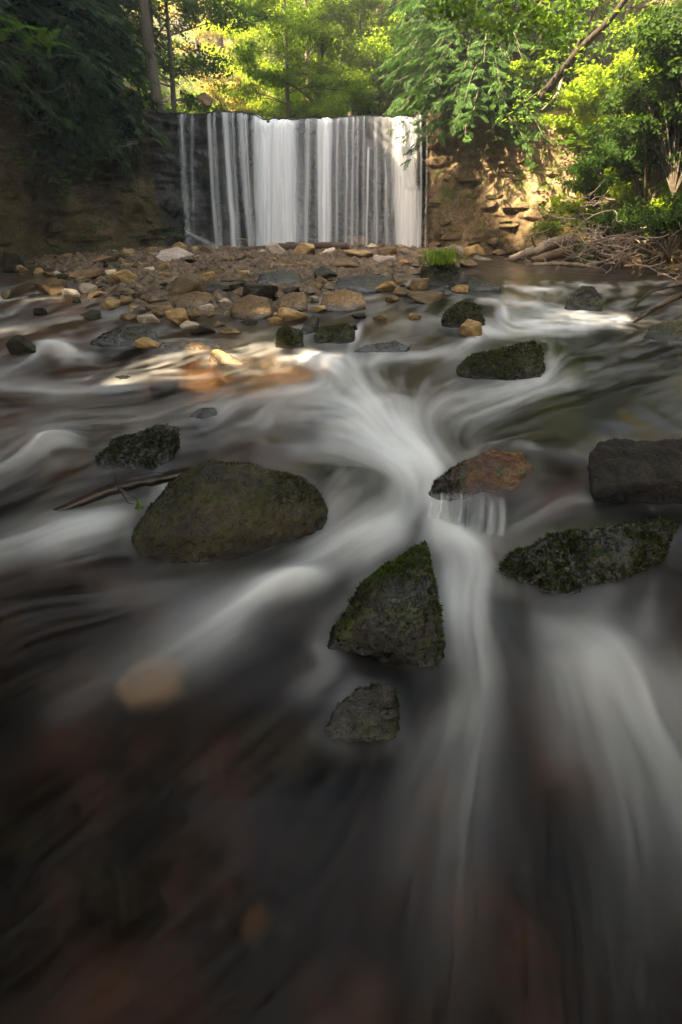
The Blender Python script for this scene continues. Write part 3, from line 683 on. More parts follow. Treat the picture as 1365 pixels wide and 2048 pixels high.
# --- near stones
b_main = boulder('boulder', 'large olive brown wedge boulder in the near rapids with a stick leaning on it',
   [(262, 1085), (268, 1055), (310, 1015), (365, 970), (402, 925), (430, 919), (490, 934), (545, 945), (600, 952), (640, 985), (655, 1020), (640, 1060), (560, 1090), (470, 1118), (390, 1132), (310, 1128), (278, 1115)],
   (400, 1118), .62, 'boulder', ridge=[(285, 1075, .0), (335, 1075, -.03), (470, 1075, -.02), (560, 1030, .06), (545, 946, .30), (412, 928, .24)], amp=.017, seed=1, voxel=.009, smooth_it=0, wetall=.35)
moss_on(b_main, 4200, .008, 1, .0, region=lambda x, y: .3 + .7 * sstep(440, 600, x))
b_cent = boulder('boulder', 'mossy pointed stone splitting the white chute with a bright green top',
   [(655, 1290), (690, 1245), (735, 1175), (785, 1120), (850, 1083), (858, 1100), (862, 1190), (885, 1250), (888, 1325), (860, 1345), (770, 1345), (700, 1325), (662, 1308)],
   (770, 1335), .42, 'dark_rock', ridge=[(860, 1205, .06), (740, 1215, .08), (800, 1290, .0)], amp=.026, seed=2, voxel=.009, smooth_it=1, wetall=.8)
moss_on(b_cent, 2200, .009, 2, -.1)
moss_on(b_cent, 3200, .010, 22, -.1, region=lambda x, y: sstep(1180, 1110, y) + .25 * sstep(845, 885, x), mat='green_moss')
b_or = boulder('boulder', 'orange brown stone half under water above the little cascade',
   [(850, 1000), (868, 965), (920, 925), (985, 898), (1040, 905), (1075, 940), (1065, 985), (1020, 1010), (930, 1005)],
   (940, 1006), .42, 'orange_rock', amp=.02, seed=3, voxel=.012, wetall=.3)
moss_on(b_or, 900, .009, 3, .1, region=lambda x, y: sstep(945, 890, x))
b_grey = boulder('boulder', 'flat topped dark grey stone block in the water at the right edge',
   [(1180, 905), (1195, 882), (1250, 877), (1340, 878), (1420, 884), (1440, 960), (1400, 1005), (1290, 1012), (1205, 1008), (1185, 985)],
   (1280, 1006), .5, 'grey_block', ridge=[(1190, 985, .0), (1260, 970, .0), (1420, 965, .0)], amp=.028, seed=4, voxel=.011, smooth_it=2, freq=4)
moss_on(b_grey, 500, .009, 4, .2)
b_long = boulder('boulder', 'long dark stone bristling with moss between the chute and the right edge',
   [(978, 1180), (1005, 1132), (1075, 1088), (1170, 1055), (1270, 1045), (1345, 1050), (1330, 1090), (1260, 1145), (1195, 1195), (1130, 1226), (1065, 1234), (1005, 1216)],
   (1090, 1215), .46, 'dark_rock', amp=.028, seed=5, voxel=.010, wetall=.9)
moss_on(b_long, 4500, .012, 5, -.25)
moss_on(b_long, 500, .016, 25, -.2, mat='green_moss')
b_dk = boulder('boulder', 'dark wet stone upstream of the leaning stick at left',
   [(190, 950), (195, 915), (230, 882), (290, 862), (315, 850), (355, 850), (358, 866), (330, 890), (340, 930), (300, 950)],
   (260, 945), .45, 'dark_rock', amp=.03, seed=6, voxel=.012, wetall=.8)
moss_on(b_dk, 2500, .013, 6, .0)
b_sm = boulder('boulder', 'small wet stone barely breaking the surface below the pointed mossy stone',
   [(645, 1440), (668, 1388), (715, 1352), (785, 1345), (800, 1395), (778, 1458), (735, 1500), (690, 1505), (655, 1480)],
   (715, 1496), .22, 'dark_rock', amp=.035, seed=7, voxel=.009, wetall=1, sharp=.22)
b_sm.location.z -= .04
moss_on(b_sm, 350, .007, 7, .1)
b_r = boulder('boulder', 'broad mossy stone with a dark knob behind its right end, mid right stream',
   [(912, 735), (935, 712), (990, 698), (1040, 692), (1062, 686), (1086, 694), (1090, 735), (1080, 762), (1020, 768), (950, 758), (920, 748)],
   (1000, 764), .5, 'mossy_rock', amp=.03, seed=8, voxel=.014)
moss_on(b_r, 4500, .014, 8, .0)
b_rd = boulder('boulder', 'round mossy boulder beside a small tan stone at the foot of the rubble',
   [(882, 645), (890, 622), (915, 605), (945, 604), (965, 618), (972, 645), (950, 660), (905, 660)], (925, 658), .42, 'mossy_rock', amp=.03, seed=9, voxel=.018)
moss_on(b_rd, 3000, .016, 9, .0)
boulder('boulder', 'dark humped stone in the right hand riffle before the dead branches',
   [(1130, 612), (1140, 590), (1165, 570), (1190, 572), (1206, 595), (1205, 625), (1160, 628)], (1168, 624), .4, 'dark_rock', amp=.03, seed=10, voxel=.018)
b_gt = boulder('boulder', 'mossy boulder crowned with a tuft of green grass',
   [(840, 560), (842, 535), (862, 520), (900, 520), (922, 540), (918, 568), (870, 572)], (880, 570), .5, 'dark_rock', amp=.03, seed=11, voxel=.03)
moss_on(b_gt, 1500, .022, 11, .0)
boulder('boulder', 'dark tilted slab just right of the grass topped boulder',
   [(905, 575), (925, 545), (945, 552), (1000, 568), (1005, 580), (960, 584)], (950, 582), .4, 'dark_rock', amp=.03, seed=12, voxel=.03)
boulder('boulder', 'sunlit pointed tan stone alone in the warm patch of water',
   [(420, 712), (424, 699), (440, 699), (465, 712), (492, 726), (490, 734), (425, 730)], (450, 732), .22, 'tan_rock', amp=.03, seed=13, voxel=.012)
boulder('boulder', 'dark mossy long low stone at the left end of the rubble',
   [(180, 688), (200, 668), (240, 652), (285, 650), (315, 662), (318, 680), (270, 695), (200, 696)], (250, 693), .45, 'dark_rock', amp=.03, seed=14, voxel=.02)
boulder('boulder', 'flat grey slab awash in front of the dark mossy block',
   [(310, 700), (320, 686), (380, 679), (440, 684), (447, 700), (390, 706)], (380, 704), .35, 'brown_rock', amp=.02, seed=15, voxel=.02)
b1 = boulder('boulder', 'mossy upright block left of the tilted dark slab in mid stream',
   [(550, 690), (556, 658), (575, 652), (606, 660), (608, 690), (580, 699)], (580, 697), .3, 'mossy_rock', amp=.02, seed=16, voxel=.016, smooth_it=1)
moss_on(b1, 1200, .013, 16, .0)
boulder('boulder', 'dark slab standing tilted between two mossy blocks',
   [(596, 668), (610, 645), (628, 628), (640, 632), (630, 662), (610, 672)], (612, 671), .3, 'dark_rock', amp=.02, seed=17, voxel=.016, smooth_it=1)
b2 = boulder('boulder', 'flat topped mossy block with water slipping past its right side',
   [(628, 672), (634, 654), (700, 648), (711, 662), (708, 684), (670, 690), (634, 688)], (670, 689), .35, 'mossy_rock', amp=.02, seed=18, voxel=.016, smooth_it=1)
moss_on(b2, 1600, .013, 18, .2)
boulder('boulder', 'low wet grey brown stone in the riffle at centre',
   [(703, 706), (730, 690), (790, 681), (822, 692), (815, 702), (760, 714)], (760, 712), .3, 'dark_rock', amp=.03, seed=19, voxel=.016)
boulder('boulder', 'large angular tan block under the small cascade in the rubble',
   [(640, 612), (645, 588), (690, 577), (728, 588), (733, 608), (700, 623), (655, 622)], (688, 622), .45, 'tan_rock', amp=.02, seed=20, voxel=.02, smooth_it=1)
boulder('boulder', 'reddish brown block left of the small cascade in the rubble',
   [(555, 600), (575, 585), (612, 583), (616, 610), (598, 628), (562, 626)], (585, 627), .4, 'brown_rock', amp=.02, seed=21, voxel=.02, smooth_it=1)
boulder('boulder', 'large brown angular stone at the front of the rubble bar',
   [(460, 622), (468, 600), (500, 588), (540, 596), (546, 625), (520, 641), (478, 638)], (505, 640), .45, 'brown_rock', amp=.025, seed=22, voxel=.02, smooth_it=1)
boulder('boulder', 'large rusty brown stone behind the pale flat rock in the rubble',
   [(345, 612), (360, 590), (395, 580), (428, 588), (432, 612), (390, 622)], (388, 621), .45, 'brown_rock', amp=.025, seed=23, voxel=.022, smooth_it=1)
boulder('boulder', 'long dark slab lying across the middle of the rubble',
   [(512, 566), (520, 545), (560, 540), (602, 546), (608, 568), (560, 574)], (560, 573), .6, 'dark_rock', amp=.02, seed=24, voxel=.03, smooth_it=1)
boulder('boulder', 'wide dark ledge slab at the right end of the rubble',
   [(668, 575), (675, 556), (730, 548), (788, 552), (795, 578), (730, 586)], (730, 585), .6, 'dark_rock', amp=.02, seed=25, voxel=.03, smooth_it=1)
boulder('boulder', 'dark green stone on the right shore under the bare twigs',
   [(1290, 672), (1300, 650), (1340, 640), (1420, 636), (1440, 680), (1350, 690)], (1350, 686), .5, 'mossy_rock', amp=.03, seed=26, voxel=.03)
boulder('boulder', 'greenish stone hump just under the white water at centre',
   [(640, 802), (655, 786), (685, 778), (712, 790), (706, 806)], (675, 806), .25, 'mossy_rock', amp=.02, seed=27, voxel=.016)
boulder('boulder', 'dark wet hump at the head of the white chute',
   [(740, 826), (755, 806), (790, 798), (820, 806), (812, 826), (775, 834)], (780, 832), .28, 'dark_rock', amp=.02, seed=28, voxel=.016)
boulder('boulder', 'dark stone edge awash at the left of the sunlit water',
   [(205, 766), (225, 752), (262, 750), (272, 762), (240, 770)], (238, 769), .25, 'dark_rock', amp=.03, seed=29, voxel=.016)
boulder('boulder', 'tan stone edge awash inside the sunlit water',
   [(296, 764), (318, 750), (350, 749), (358, 760), (325, 768)], (328, 767), .25, 'brown_rock', amp=.03, seed=30, voxel=.016)
boulder('boulder', 'brown stone making a little standing wave left of centre',
   [(375, 836), (400, 816), (430, 812), (440, 832), (410, 842)], (408, 841), .22, 'dark_rock', amp=.03, seed=31, voxel=.014)
# the stream piles up and whitens a little where it meets each stone
wm = water.data; nW = len(wm.vertices); wco = np.empty(nW * 3, np.float32); wm.vertices.foreach_get('co', wco); wco = wco.reshape(-1, 3)
wf = np.empty(nW, np.float32); wm.attributes['foam'].data.foreach_get('value', wf)
rq = np.random.default_rng(3)
for o in HEROES.values():
    if o.location.y > 5.2: continue
    c_ = np.empty(len(o.data.vertices) * 3, np.float32); o.data.vertices.foreach_get('co', c_); c_ = c_.reshape(-1, 3) + np.array(o.location)
    ring = c_[np.abs(c_[:, 2] - zb(c_[:, 1])) < .02][:, :2]
    if len(ring) < 8: continue
    ring = ring[rq.permutation(len(ring))[:260]]
    sel = np.where((wco[:, 0] > ring[:, 0].min() - .2) & (wco[:, 0] < ring[:, 0].max() + .2) & (wco[:, 1] > ring[:, 1].min() - .2) & (wco[:, 1] < ring[:, 1].max() + .2))[0]
    dmin = np.full(len(sel), 9.0, np.float32)
    for p in ring: dmin = np.minimum(dmin, np.hypot(wco[sel, 0] - p[0], wco[sel, 1] - p[1]))
    sc_ = .018 + .012 * o.location.y
    ed_ = np.exp(-(dmin / sc_) ** 2) * (.55 + .45 * vn(wco[sel, 0] * 14, wco[sel, 1] * 14, 0, 3))
    up_ = .4 + .6 * sstep(-.1, .15, wco[sel, 1] - o.location.y)
    wf[sel] = 1 - (1 - wf[sel]) * (1 - .20 * ed_ * up_); wco[sel, 2] += .012 * np.exp(-(dmin / (sc_ * 1.6)) ** 2) * up_
wm.vertices.foreach_set('co', wco.ravel()); wm.attributes['foam'].data.foreach_set('value', wf); wm.update()
# stones under the near water
for lab, sil, base, mat in (
   ('beige stone showing through the water at lower left', [(228, 1398), (248, 1356), (298, 1326), (348, 1322), (378, 1346), (368, 1390), (318, 1416), (258, 1420)], (300, 1425), 'pale_rock'),
   ('small yellowish pebble under dark water near the bottom', [(482, 1860), (495, 1825), (530, 1812), (545, 1830), (530, 1856), (500, 1872)], (512, 1868), 'brown_rock'),
   ('brown stone under the water left of the foam below the mossy stone', [(480, 1480), (520, 1430), (600, 1420), (660, 1470), (640, 1540), (560, 1560)], (570, 1555), 'dark_rock'),
   ('sunken olive stone at the left edge of the near water', [(-20, 1680), (20, 1630), (80, 1640), (100, 1690), (60, 1730)], (40, 1725), 'dark_rock'),
   ('sunken reddish stone in the foam of the right chute', [(845, 1600), (865, 1555), (895, 1560), (905, 1610), (880, 1650)], (875, 1645), 'brown_rock'),
   ('slim sunken brown stone left of the right chute', [(575, 1740), (610, 1660), (660, 1610), (690, 1640), (650, 1720), (600, 1770)], (620, 1765), 'dark_rock'),
   ('broad sunken dark stone at lower left', [(140, 1800), (200, 1740), (300, 1730), (330, 1800), (260, 1850)], (240, 1845), 'dark_rock')):
    p = on_water(*base, -.15); c0 = on_water(sum(s[0] for s in sil) / len(sil), sum(s[1] for s in sil) / len(sil), -.15)
    P = []
    for x, y in sil:
        q = on_water(x, y, -.15); P += [q, Vector((q.x, q.y, q.z - .12)), c0 + (q - c0) * .6 + Vector((0, 0, .015))]
    o = obj('submerged_stone', hull_mesh([q - c0 for q in P], None, 14, .05, 4, len(lab)), M[mat], None, c0); tag(o, lab, 'stone', 'stones under the near water')

# --- loose stones of the rubble bar
def chip(seed, flat):
    r = np.random.default_rng(seed); n = int(r.integers(9, 15)); P = []
    for _ in range(n):
        v = r.normal(0, 1, 3); v /= np.abs(v).max() ** .55 * np.linalg.norm(v) ** .45
        P.append(Vector((v[0] * .5, v[1] * .5, v[2] * .5 * flat)))
    return hull_mesh(P, .052, 1, .022, 5, seed)
CHIPS = {m: [] for m in ('tan_rock', 'brown_rock', 'dark_rock', 'pale_rock')}
for q in range(12):
    me = chip(500 + q, [1, .8, .6][q % 3])
    co = np.array([v.co[:] for v in me.vertices]); lo, hi = co.min(0), co.max(0)
    for v in me.vertices: v.co = ((v.co.x - (lo[0] + hi[0]) / 2) / (hi[0] - lo[0]), (v.co.y - (lo[1] + hi[1]) / 2) / (hi[1] - lo[1]), (v.co.z - lo[2]) / (hi[2] - lo[2]))
    for k_ in CHIPS:
        c = me.copy(); c.name = 'rock'; c.materials.append(M[k_]); CHIPS[k_].append(c)
def floor_at(px, py):
    d = ray(px, py); best = None
    for b in (BV_BED,):
        h = b.ray_cast(Vector((0, 0, CAMZ)), d)
        if h[0] is not None: best = h[0]
    wv = on_water(px, py)
    if best is None or wv.y < best.y: best = wv
    return best
PLACED = []
def rock(px, py, wpx, hpx, mat, q, label, group, depth=None, rot=None, sink=.18):
    p = floor_at(px, py); m = px_m(px, py, p.y); W_, H_ = wpx * m, hpx * m * 1.05
    o = obj('rock', CHIPS[mat][q % 12], None); r = random.random
    o.location = (p.x, p.y + W_ * .3, p.z - H_ * sink); o.scale = (W_ * 1.02, W_ * (depth or .6 + .4 * r()), H_ * (1 + sink))
    o.rotation_euler = (random.uniform(-.15, .15), random.uniform(-.18, .18), rot if rot is not None else random.uniform(-.5, .5) + (math.pi if r() < .5 else 0))
    tag(o, label, 'rock', group); PLACED.append((px, py, wpx)); return o
GRP = 'stones of the rubble bar'
NAMED = [
 (100, 592, 66, 32, 'brown_rock', 'olive brown stone standing in the left pool'), (16, 546, 46, 38, 'dark_rock', 'dark stone at the left edge below the rock wall'), (162, 562, 74, 20, 'brown_rock', 'flat brown slab in the left rubble'),
 (208, 530, 52, 16, 'tan_rock', 'long tan slab at the far left of the rubble'), (361, 506, 30, 20, 'tan_rock', 'square tan block at the back of the rubble near the mossy ledge'), (292, 548, 32, 12, 'pale_rock', 'pale flat stone in the left rubble'),
 (287, 648, 56, 18, 'pale_rock', 'pale flat rock at the front left of the rubble'), (356, 652, 44, 30, 'tan_rock', 'rounded tan stone at the front of the rubble'), (413, 628, 32, 18, 'pale_rock', 'pinkish grey stone behind the dark mossy block'),
 (377, 660, 38, 16, 'pale_rock', 'pale stone just left of the dark mossy block'), (405, 672, 48, 22, 'dark_rock', 'dark mossy block at the water edge of the rubble'), (292, 697, 52, 16, 'tan_rock', 'tan slab end beside the flat grey slab'),
 (945, 674, 46, 32, 'tan_rock', 'small orange tan stone against the round mossy boulder'), (922, 586, 34, 14, 'tan_rock', 'small tan stone before the dark tilted slab'), (856, 606, 76, 18, 'brown_rock', 'flat tan brown stone in the water before the grass tuft'),
 (430, 589, 94, 20, 'dark_rock', 'long low dark slab in the middle of the rubble'), (548, 512, 40, 24, 'pale_rock', 'bright tan block at the back before the main curtain'), (605, 512, 48, 24, 'tan_rock', 'tan block beside the log at the foot of the falls'),
 (660, 515, 36, 18, 'pale_rock', 'pale rock right of the log at the foot of the falls'), (720, 520, 60, 18, 'tan_rock', 'broad tan rock beneath the driftwood'), (770, 530, 50, 18, 'pale_rock', 'light tan rock near the forked driftwood'),
 (690, 540, 60, 20, 'brown_rock', 'brown rock behind the wide dark ledge slab'), (775, 585, 46, 22, 'tan_rock', 'tan rock in front of the wide dark ledge slab'), (830, 640, 26, 12, 'tan_rock', 'small tan rock alone in the centre riffle'),
 (180, 640, 40, 16, 'dark_rock', 'dark stone in the shallow left water'), (75, 632, 30, 14, 'dark_rock', 'small dark stone in the left riffle'), (10, 600, 24, 18, 'dark_rock', 'small dark stone at the left edge of the riffle'),
 (460, 668, 46, 10, 'brown_rock', 'low brown stone awash at the front of the rubble'), (500, 652, 34, 14, 'dark_rock', 'small dark stone left of the mossy upright block'), (760, 640, 30, 10, 'brown_rock', 'low stone awash right of the angular tan block'),
 (705, 665, 22, 14, 'dark_rock', 'dark stone touching the flat topped mossy block'), (720, 640, 30, 12, 'dark_rock', 'dark wet stone behind the flat topped mossy block'), (880, 600, 24, 18, 'dark_rock', 'dark stone touching the flat tan brown stone'),
 (240, 590, 40, 14, 'brown_rock', 'thin brown plate leaning in the left rubble'), (1062, 704, 40, 22, 'dark_rock', 'dark knob behind the broad mossy stone'), (40, 712, 60, 34, 'dark_rock', 'dark stone under the white wave at the left edge')]
for q, (x, y, w_, h_, m, l) in enumerate(NAMED): rock(x, y, w_, h_, m, q, l, GRP, rot=random.uniform(-.25, .25))
LANDM = [(560, 572, 'the long dark slab'), (730, 584, 'the wide dark ledge slab'), (505, 640, 'the large brown angular stone'), (388, 621, 'the large rusty brown stone'), (688, 622, 'the large angular tan block'), (880, 570, 'the grass topped boulder'), (250, 693, 'the dark mossy long stone'), (100, 592, 'the olive brown stone in the left pool'),
 (162, 562, 'the flat brown slab in the left rubble'), (208, 530, 'the long tan slab at far left'), (361, 506, 'the square tan block'), (548, 512, 'the bright tan block before the main curtain'), (660, 515, 'the pale rock beside the log'), (770, 530, 'the light tan rock near the driftwood'), (430, 589, 'the long low dark slab'), (287, 648, 'the pale flat rock'), (16, 546, 'the dark stone at the left edge'), (945, 582, 'the dark tilted slab'), (300, 505, 'the broken tan slab')]
TONE = {'tan_rock': 'tan', 'brown_rock': 'brown', 'dark_rock': 'dark', 'pale_rock': 'pale'}
SEEN = {}
ORD = ['', 'second ', 'third ', 'fourth ', 'fifth ', 'sixth ', 'seventh ', 'eighth ', 'ninth ', 'tenth ', 'eleventh ', 'twelfth ', 'thirteenth ', 'fourteenth ', 'fifteenth ', 'sixteenth ']
def loose_label(x, y, w_, m):
    lx, ly, nm = min(LANDM, key=lambda l: (l[0] - x) ** 2 + 9 * (l[1] - y) ** 2)
    sd = ('behind' if y < ly else 'in front of') if abs(x - lx) < 3 * abs(y - ly) else ('left of' if x < lx else 'right of')
    key = ('%s %s rock ' % ('small' if w_ < 20 else 'middling' if w_ < 32 else 'big', TONE[m]), sd + ' ' + nm)
    n = SEEN[key] = SEEN.get(key, 0) + 1
    return ORD[min(n - 1, 11)] + key[0] + key[1]
CAND = []
hero_px = [(560, 556, 50), (730, 566, 60), (585, 605, 34), (505, 615, 44), (388, 600, 44), (688, 600, 48), (580, 675, 32), (668, 668, 42), (880, 545, 42), (250, 672, 60), (380, 692, 60)]
cnt = 0
for _ in range(16000):
    if cnt >= 262: break
    x = random.uniform(-20, 1010); y = 497 + 170 * random.random() ** 1.5
    ybm = float(np.interp(x, [-20, 90, 170, 300, 430, 560, 680, 780, 850, 930, 1010], [545, 575, 620, 658, 665, 650, 625, 612, 590, 545, 520]))
    if y > ybm: continue
    wpx = (random.lognormvariate(0, .55)) * (15 + (y - 497) * .13); hpx = wpx * random.uniform(.26, .62)
    if any(abs(x - a) < (wpx + c) * .30 and abs(y - b) < (wpx + c) * .12 for a, b, c in PLACED): continue
    if any(abs(x - a) < c + wpx * .3 and -.3 * c < b - (y - hpx * .5) < .45 * c for a, b, c in hero_px): continue
    m = random.choices(['tan_rock', 'brown_rock', 'dark_rock', 'pale_rock'], [.5, .3, .1, .1] if y < 570 else [.28, .42, .22, .08])[0]
    PLACED.append((x, y, wpx)); CAND.append((x, y, wpx, hpx, m)); cnt += 1
for x, y, wpx, hpx, m in sorted(CAND, key=lambda c: min((l[0] - c[0]) ** 2 + 9 * (l[1] - c[1]) ** 2 for l in LANDM)): rock(x, y, wpx, hpx, m, random.randrange(12), loose_label(x, y, wpx, m), GRP)
o = obj('rock', CHIPS['brown_rock'][4], None, None, at_y(412, 216, 14.62)); o.scale = (.42, .35, .34); tag(o, 'brown stone perched on the lip at the left end of the falls', 'rock')
# gravel between them
NP = 12000
gx = RNG.uniform(-8, 4.5, NP * 4); gy = RNG.uniform(4.0, 14.6, NP * 4)
qx, qy = proj(gx, gy, zb(gy)); keep = (bar_mask(qx, qy) > RNG.random(NP * 4) * .9 + .05) & (qx > -60) & (qx < 1040); gx, gy = gx[keep][:NP], gy[keep][:NP]
gz = bed_z(gx, gy); n = len(gx)
octa = np.array([(1, 0, 0), (0, 1, 0), (-1, 0, 0), (0, -1, 0), (0, 0, 1), (0, 0, -1)], float); of = np.array([(0, 1, 4), (1, 2, 4), (2, 3, 4), (3, 0, 4), (1, 0, 5), (2, 1, 5), (3, 2, 5), (0, 3, 5)])
sz = (.018 + .15 * RNG.random(n) ** 3.0)[:, None, None]
V = octa[None] * RNG.uniform(.6, 1.2, (n, 6, 1)) * np.stack([RNG.uniform(.8, 1.3, n), RNG.uniform(.8, 1.3, n), RNG.uniform(.45, .7, n)], 1)[:, None] * sz
a = RNG.uniform(0, 6.28, n); ca, sa = np.cos(a)[:, None], np.sin(a)[:, None]
V = np.stack([V[..., 0] * ca - V[..., 1] * sa, V[..., 0] * sa + V[..., 1] * ca, V[..., 2]], 2) + np.stack([gx, gy, gz + .01], 1)[:, None]
gv = obj('gravel', mesh('gravel', V.reshape(-1, 3), (of[None] + np.arange(n)[:, None, None] * 6).reshape(-1, 3), smooth=False), M['pebble']); tag(gv, 'wet brown gravel between the rocks of the rubble bar', 'gravel', kind='stuff')
# mossy ledge slabs at the left foot of the falls
for lab, sil, base, mat in (
   ('slanting brown ledge slab under the left rock wall', [(215, 500), (235, 470), (290, 452), (335, 478), (320, 498)], (270, 500), 'brown_rock'),
   ('moss topped ledge slab at the left foot of the waterfall', [(290, 490), (300, 450), (335, 448), (385, 488), (372, 500), (320, 500)], (335, 500), 'mossy_rock'),
   ('broken tan slab leaning on the mossy ledge', [(255, 502), (262, 478), (300, 474), (345, 497), (340, 506)], (300, 505), 'brown_rock')):
    boulder('ledge_slab', lab, sil, base, .8, mat, amp=.02, seed=len(lab), voxel=.05, smooth_it=1, cat='rock slab', group='ledge slabs left of the falls')

# ================================================================== LITTLE CASCADE over the orange stone
casc = thing('small_cascade', 'little fan of white water threads over the orange brown stone', 'cascade', on_water(930, 1040))
cl = on_water(930, 1040)
rc = np.random.default_rng(17)
CS = []
for q in range(26):
    x = 860 + 146 * (q + rc.uniform(-.4, .4)) / 25; f = (x - 860) / 146
    CS.append((x, x - 4 - 10 * rc.random(), 1000 - 8 * math.sin(f * 3.1) + rc.uniform(-2, 2), 1042 + 40 * f + rc.uniform(-8, 8), rc.uniform(3, 12), rc.choice([.14, .2, .3, .5, .72], p=[.28, .27, .2, .15, .10])))
for q, (x0, x1, y0, y1, w_, dn) in enumerate(CS):
    nz, nx = 22, 9; U, Vv = np.meshgrid(np.linspace(-1, 1, nx), np.linspace(0, 1, nz))
    pt, pb = at_y(x0, y0, on_water(x0, 1006).y - .02), on_water(x1, y1)
    m = px_m(x0, y0, pt.y) * w_
    X = pt.x + (pb.x - pt.x) * Vv + U * m * (.55 + .5 * Vv)
    Y = pt.y + .05 * (1 - Vv) ** 2 + (pb.y - pt.y) * Vv ** .55 - .006 * (1 - U ** 2)
    Z = pt.z + .012 * (1 - Vv) + (pb.z - .02 - pt.z) * Vv ** 1.5
    D = dn * (1 - U ** 2) ** 1.6 * sstep(0, .15, Vv) * (.75 + .35 * Vv) * (.8 + .3 * vn(U * 2 + q * 9, Vv * 2, 0, 6))
    o = obj('strand', mesh('strand', np.stack([X - cl.x, Y - cl.y, Z - cl.z], 2).reshape(-1, 3), grid_faces(nz, nx), {'foam': D.ravel().clip(0, .95)}), M['falls'], casc)
# spray at the left foot of the falls
nz, nx = 26, 11; U, Vv = np.meshgrid(np.linspace(-1, 1, nx), np.linspace(0, 1, nz))
pa, pb = at_y(368, 460, 13.6), at_y(440, 502, 13.0)
P = np.array(pa)[None, None] + (np.array(pb) - np.array(pa))[None, None] * Vv[..., None]
wd = .03 + .10 * Vv
P = P + np.stack([U * wd * .6, -np.abs(1 - U ** 2) * .08, U * wd], 2)
spill = obj('spill', mesh('spill', (P - np.array(pa)).reshape(-1, 3), grid_faces(nz, nx), {'foam': (.4 * (1 - U ** 2) ** 1.5 * (1 - .6 * Vv) * sstep(0, .1, Vv)).ravel()}), M['falls'], None, pa)
tag(spill, 'thin white spill sliding off the mossy ledge at the left of the falls', 'waterfall')

# ================================================================== WOOD
def log(name, label, pts, radii, mat, cat='driftwood', group=None, branches=(), sides=10, seed=0, wob=.012):
    pts = [Vector(p) for p in pts]; c = pts[0].copy()
    C = catmull(np.array([p - c for p in pts]), max(14, len(pts) * 6)); R = np.interp(np.linspace(0, 1, len(C)), np.linspace(0, 1, len(radii)), radii)
    r = np.random.default_rng(seed); C = C + r.normal(0, wob, C.shape) * np.minimum(R, .06)[:, None] * 8
    R = R * (1 + r.normal(0, .07, len(R))); R[0] *= .8; R[-1] *= .6
    C = np.concatenate([C[:1], C, C[-1:]]); R = np.concatenate([[.001], R, [.001]])
    V, F = tubes([(C, R)], sides)
    o = obj(name, mesh(name, V, F), M[mat], None, c); tag(o, label, cat, group)
    for bp, br in branches:
        B = catmull(np.array([Vector(p) - c for p in bp]), 14); V, F = tubes([(B, np.linspace(br, br * .35, 14))], 6)
        obj('branch', mesh('branch', V, F), M[mat], o)
    return o
Y = 12.6
DW = 'driftwood below the right rock wall'
log('log', 'dark log lying across the foot of the main curtain', [at_y(478, 502, 13.0), at_y(560, 496, 13.1), at_y(640, 494, 13.2), at_y(698, 493, 13.3)], [.07, .11, .12, .10], 'brown_wood', 'log', seed=1)
log('log', 'weathered log between tan rocks right of the main curtain', [at_y(700, 505, 12.6), at_y(760, 508, 12.2), at_y(812, 522, 11.6)], [.06, .10, .09], 'driftwood', 'log', seed=2)
log('log', 'short grey log sloping down beside the grass topped boulder', [at_y(802, 502, 12.0), at_y(830, 512, 11.6), at_y(862, 526, 11.2)], [.07, .09, .08], 'driftwood', 'log', seed=3)
log('log', 'pale forked driftwood at the foot of the right rock wall', [at_y(848, 508, 12.3), at_y(890, 503, 12.2), at_y(915, 503, 12.1), at_y(958, 521, 11.8), at_y(985, 524, 11.6)], [.05, .10, .14, .11, .06], 'driftwood', 'log', seed=4)
log('log', 'long dark log lying level along the far waterline', [at_y(920, 526, 11.6), at_y(1000, 529, 11.6), at_y(1080, 526, 11.6)], [.08, .10, .08], 'dark_bark', 'log', seed=5)
log('log', 'thick weathered trunk propped on the right bank', [at_y(1020, 519, 11.4), at_y(1060, 506, 11.2), at_y(1105, 489, 11.0), at_y(1155, 476, 10.8)], [.07, .12, .14, .14], 'driftwood', 'log', seed=6, branches=[([at_y(1075, 500, 11.1), at_y(1064, 478, 11.0), at_y(1068, 466, 10.9)], .03)])
log('log', 'brown broken trunk under the propped weathered trunk', [at_y(1050, 529, 10.8), at_y(1100, 512, 10.6), at_y(1150, 500, 10.5)], [.08, .11, .10], 'brown_wood', 'log', seed=7, branches=[([at_y(1085, 515, 10.6), at_y(1092, 525, 10.4), at_y(1082, 540, 10.2)], .035), ([at_y(1068, 522, 10.6), at_y(1052, 516, 10.5), at_y(1050, 536, 10.3)], .03)])
log('log', 'thin pale pole lying along the right waterline', [at_y(1030, 533, 10.9), at_y(1100, 528, 10.3), at_y(1160, 530, 9.9), at_y(1200, 538, 9.6)], [.03, .045, .04, .025], 'driftwood', 'log', seed=8)
log('log', 'slim stick across the rubble near the falls foot', [at_y(840, 530, 11.0), at_y(905, 522, 11.6)], [.03, .035], 'brown_wood', 'log', seed=9)
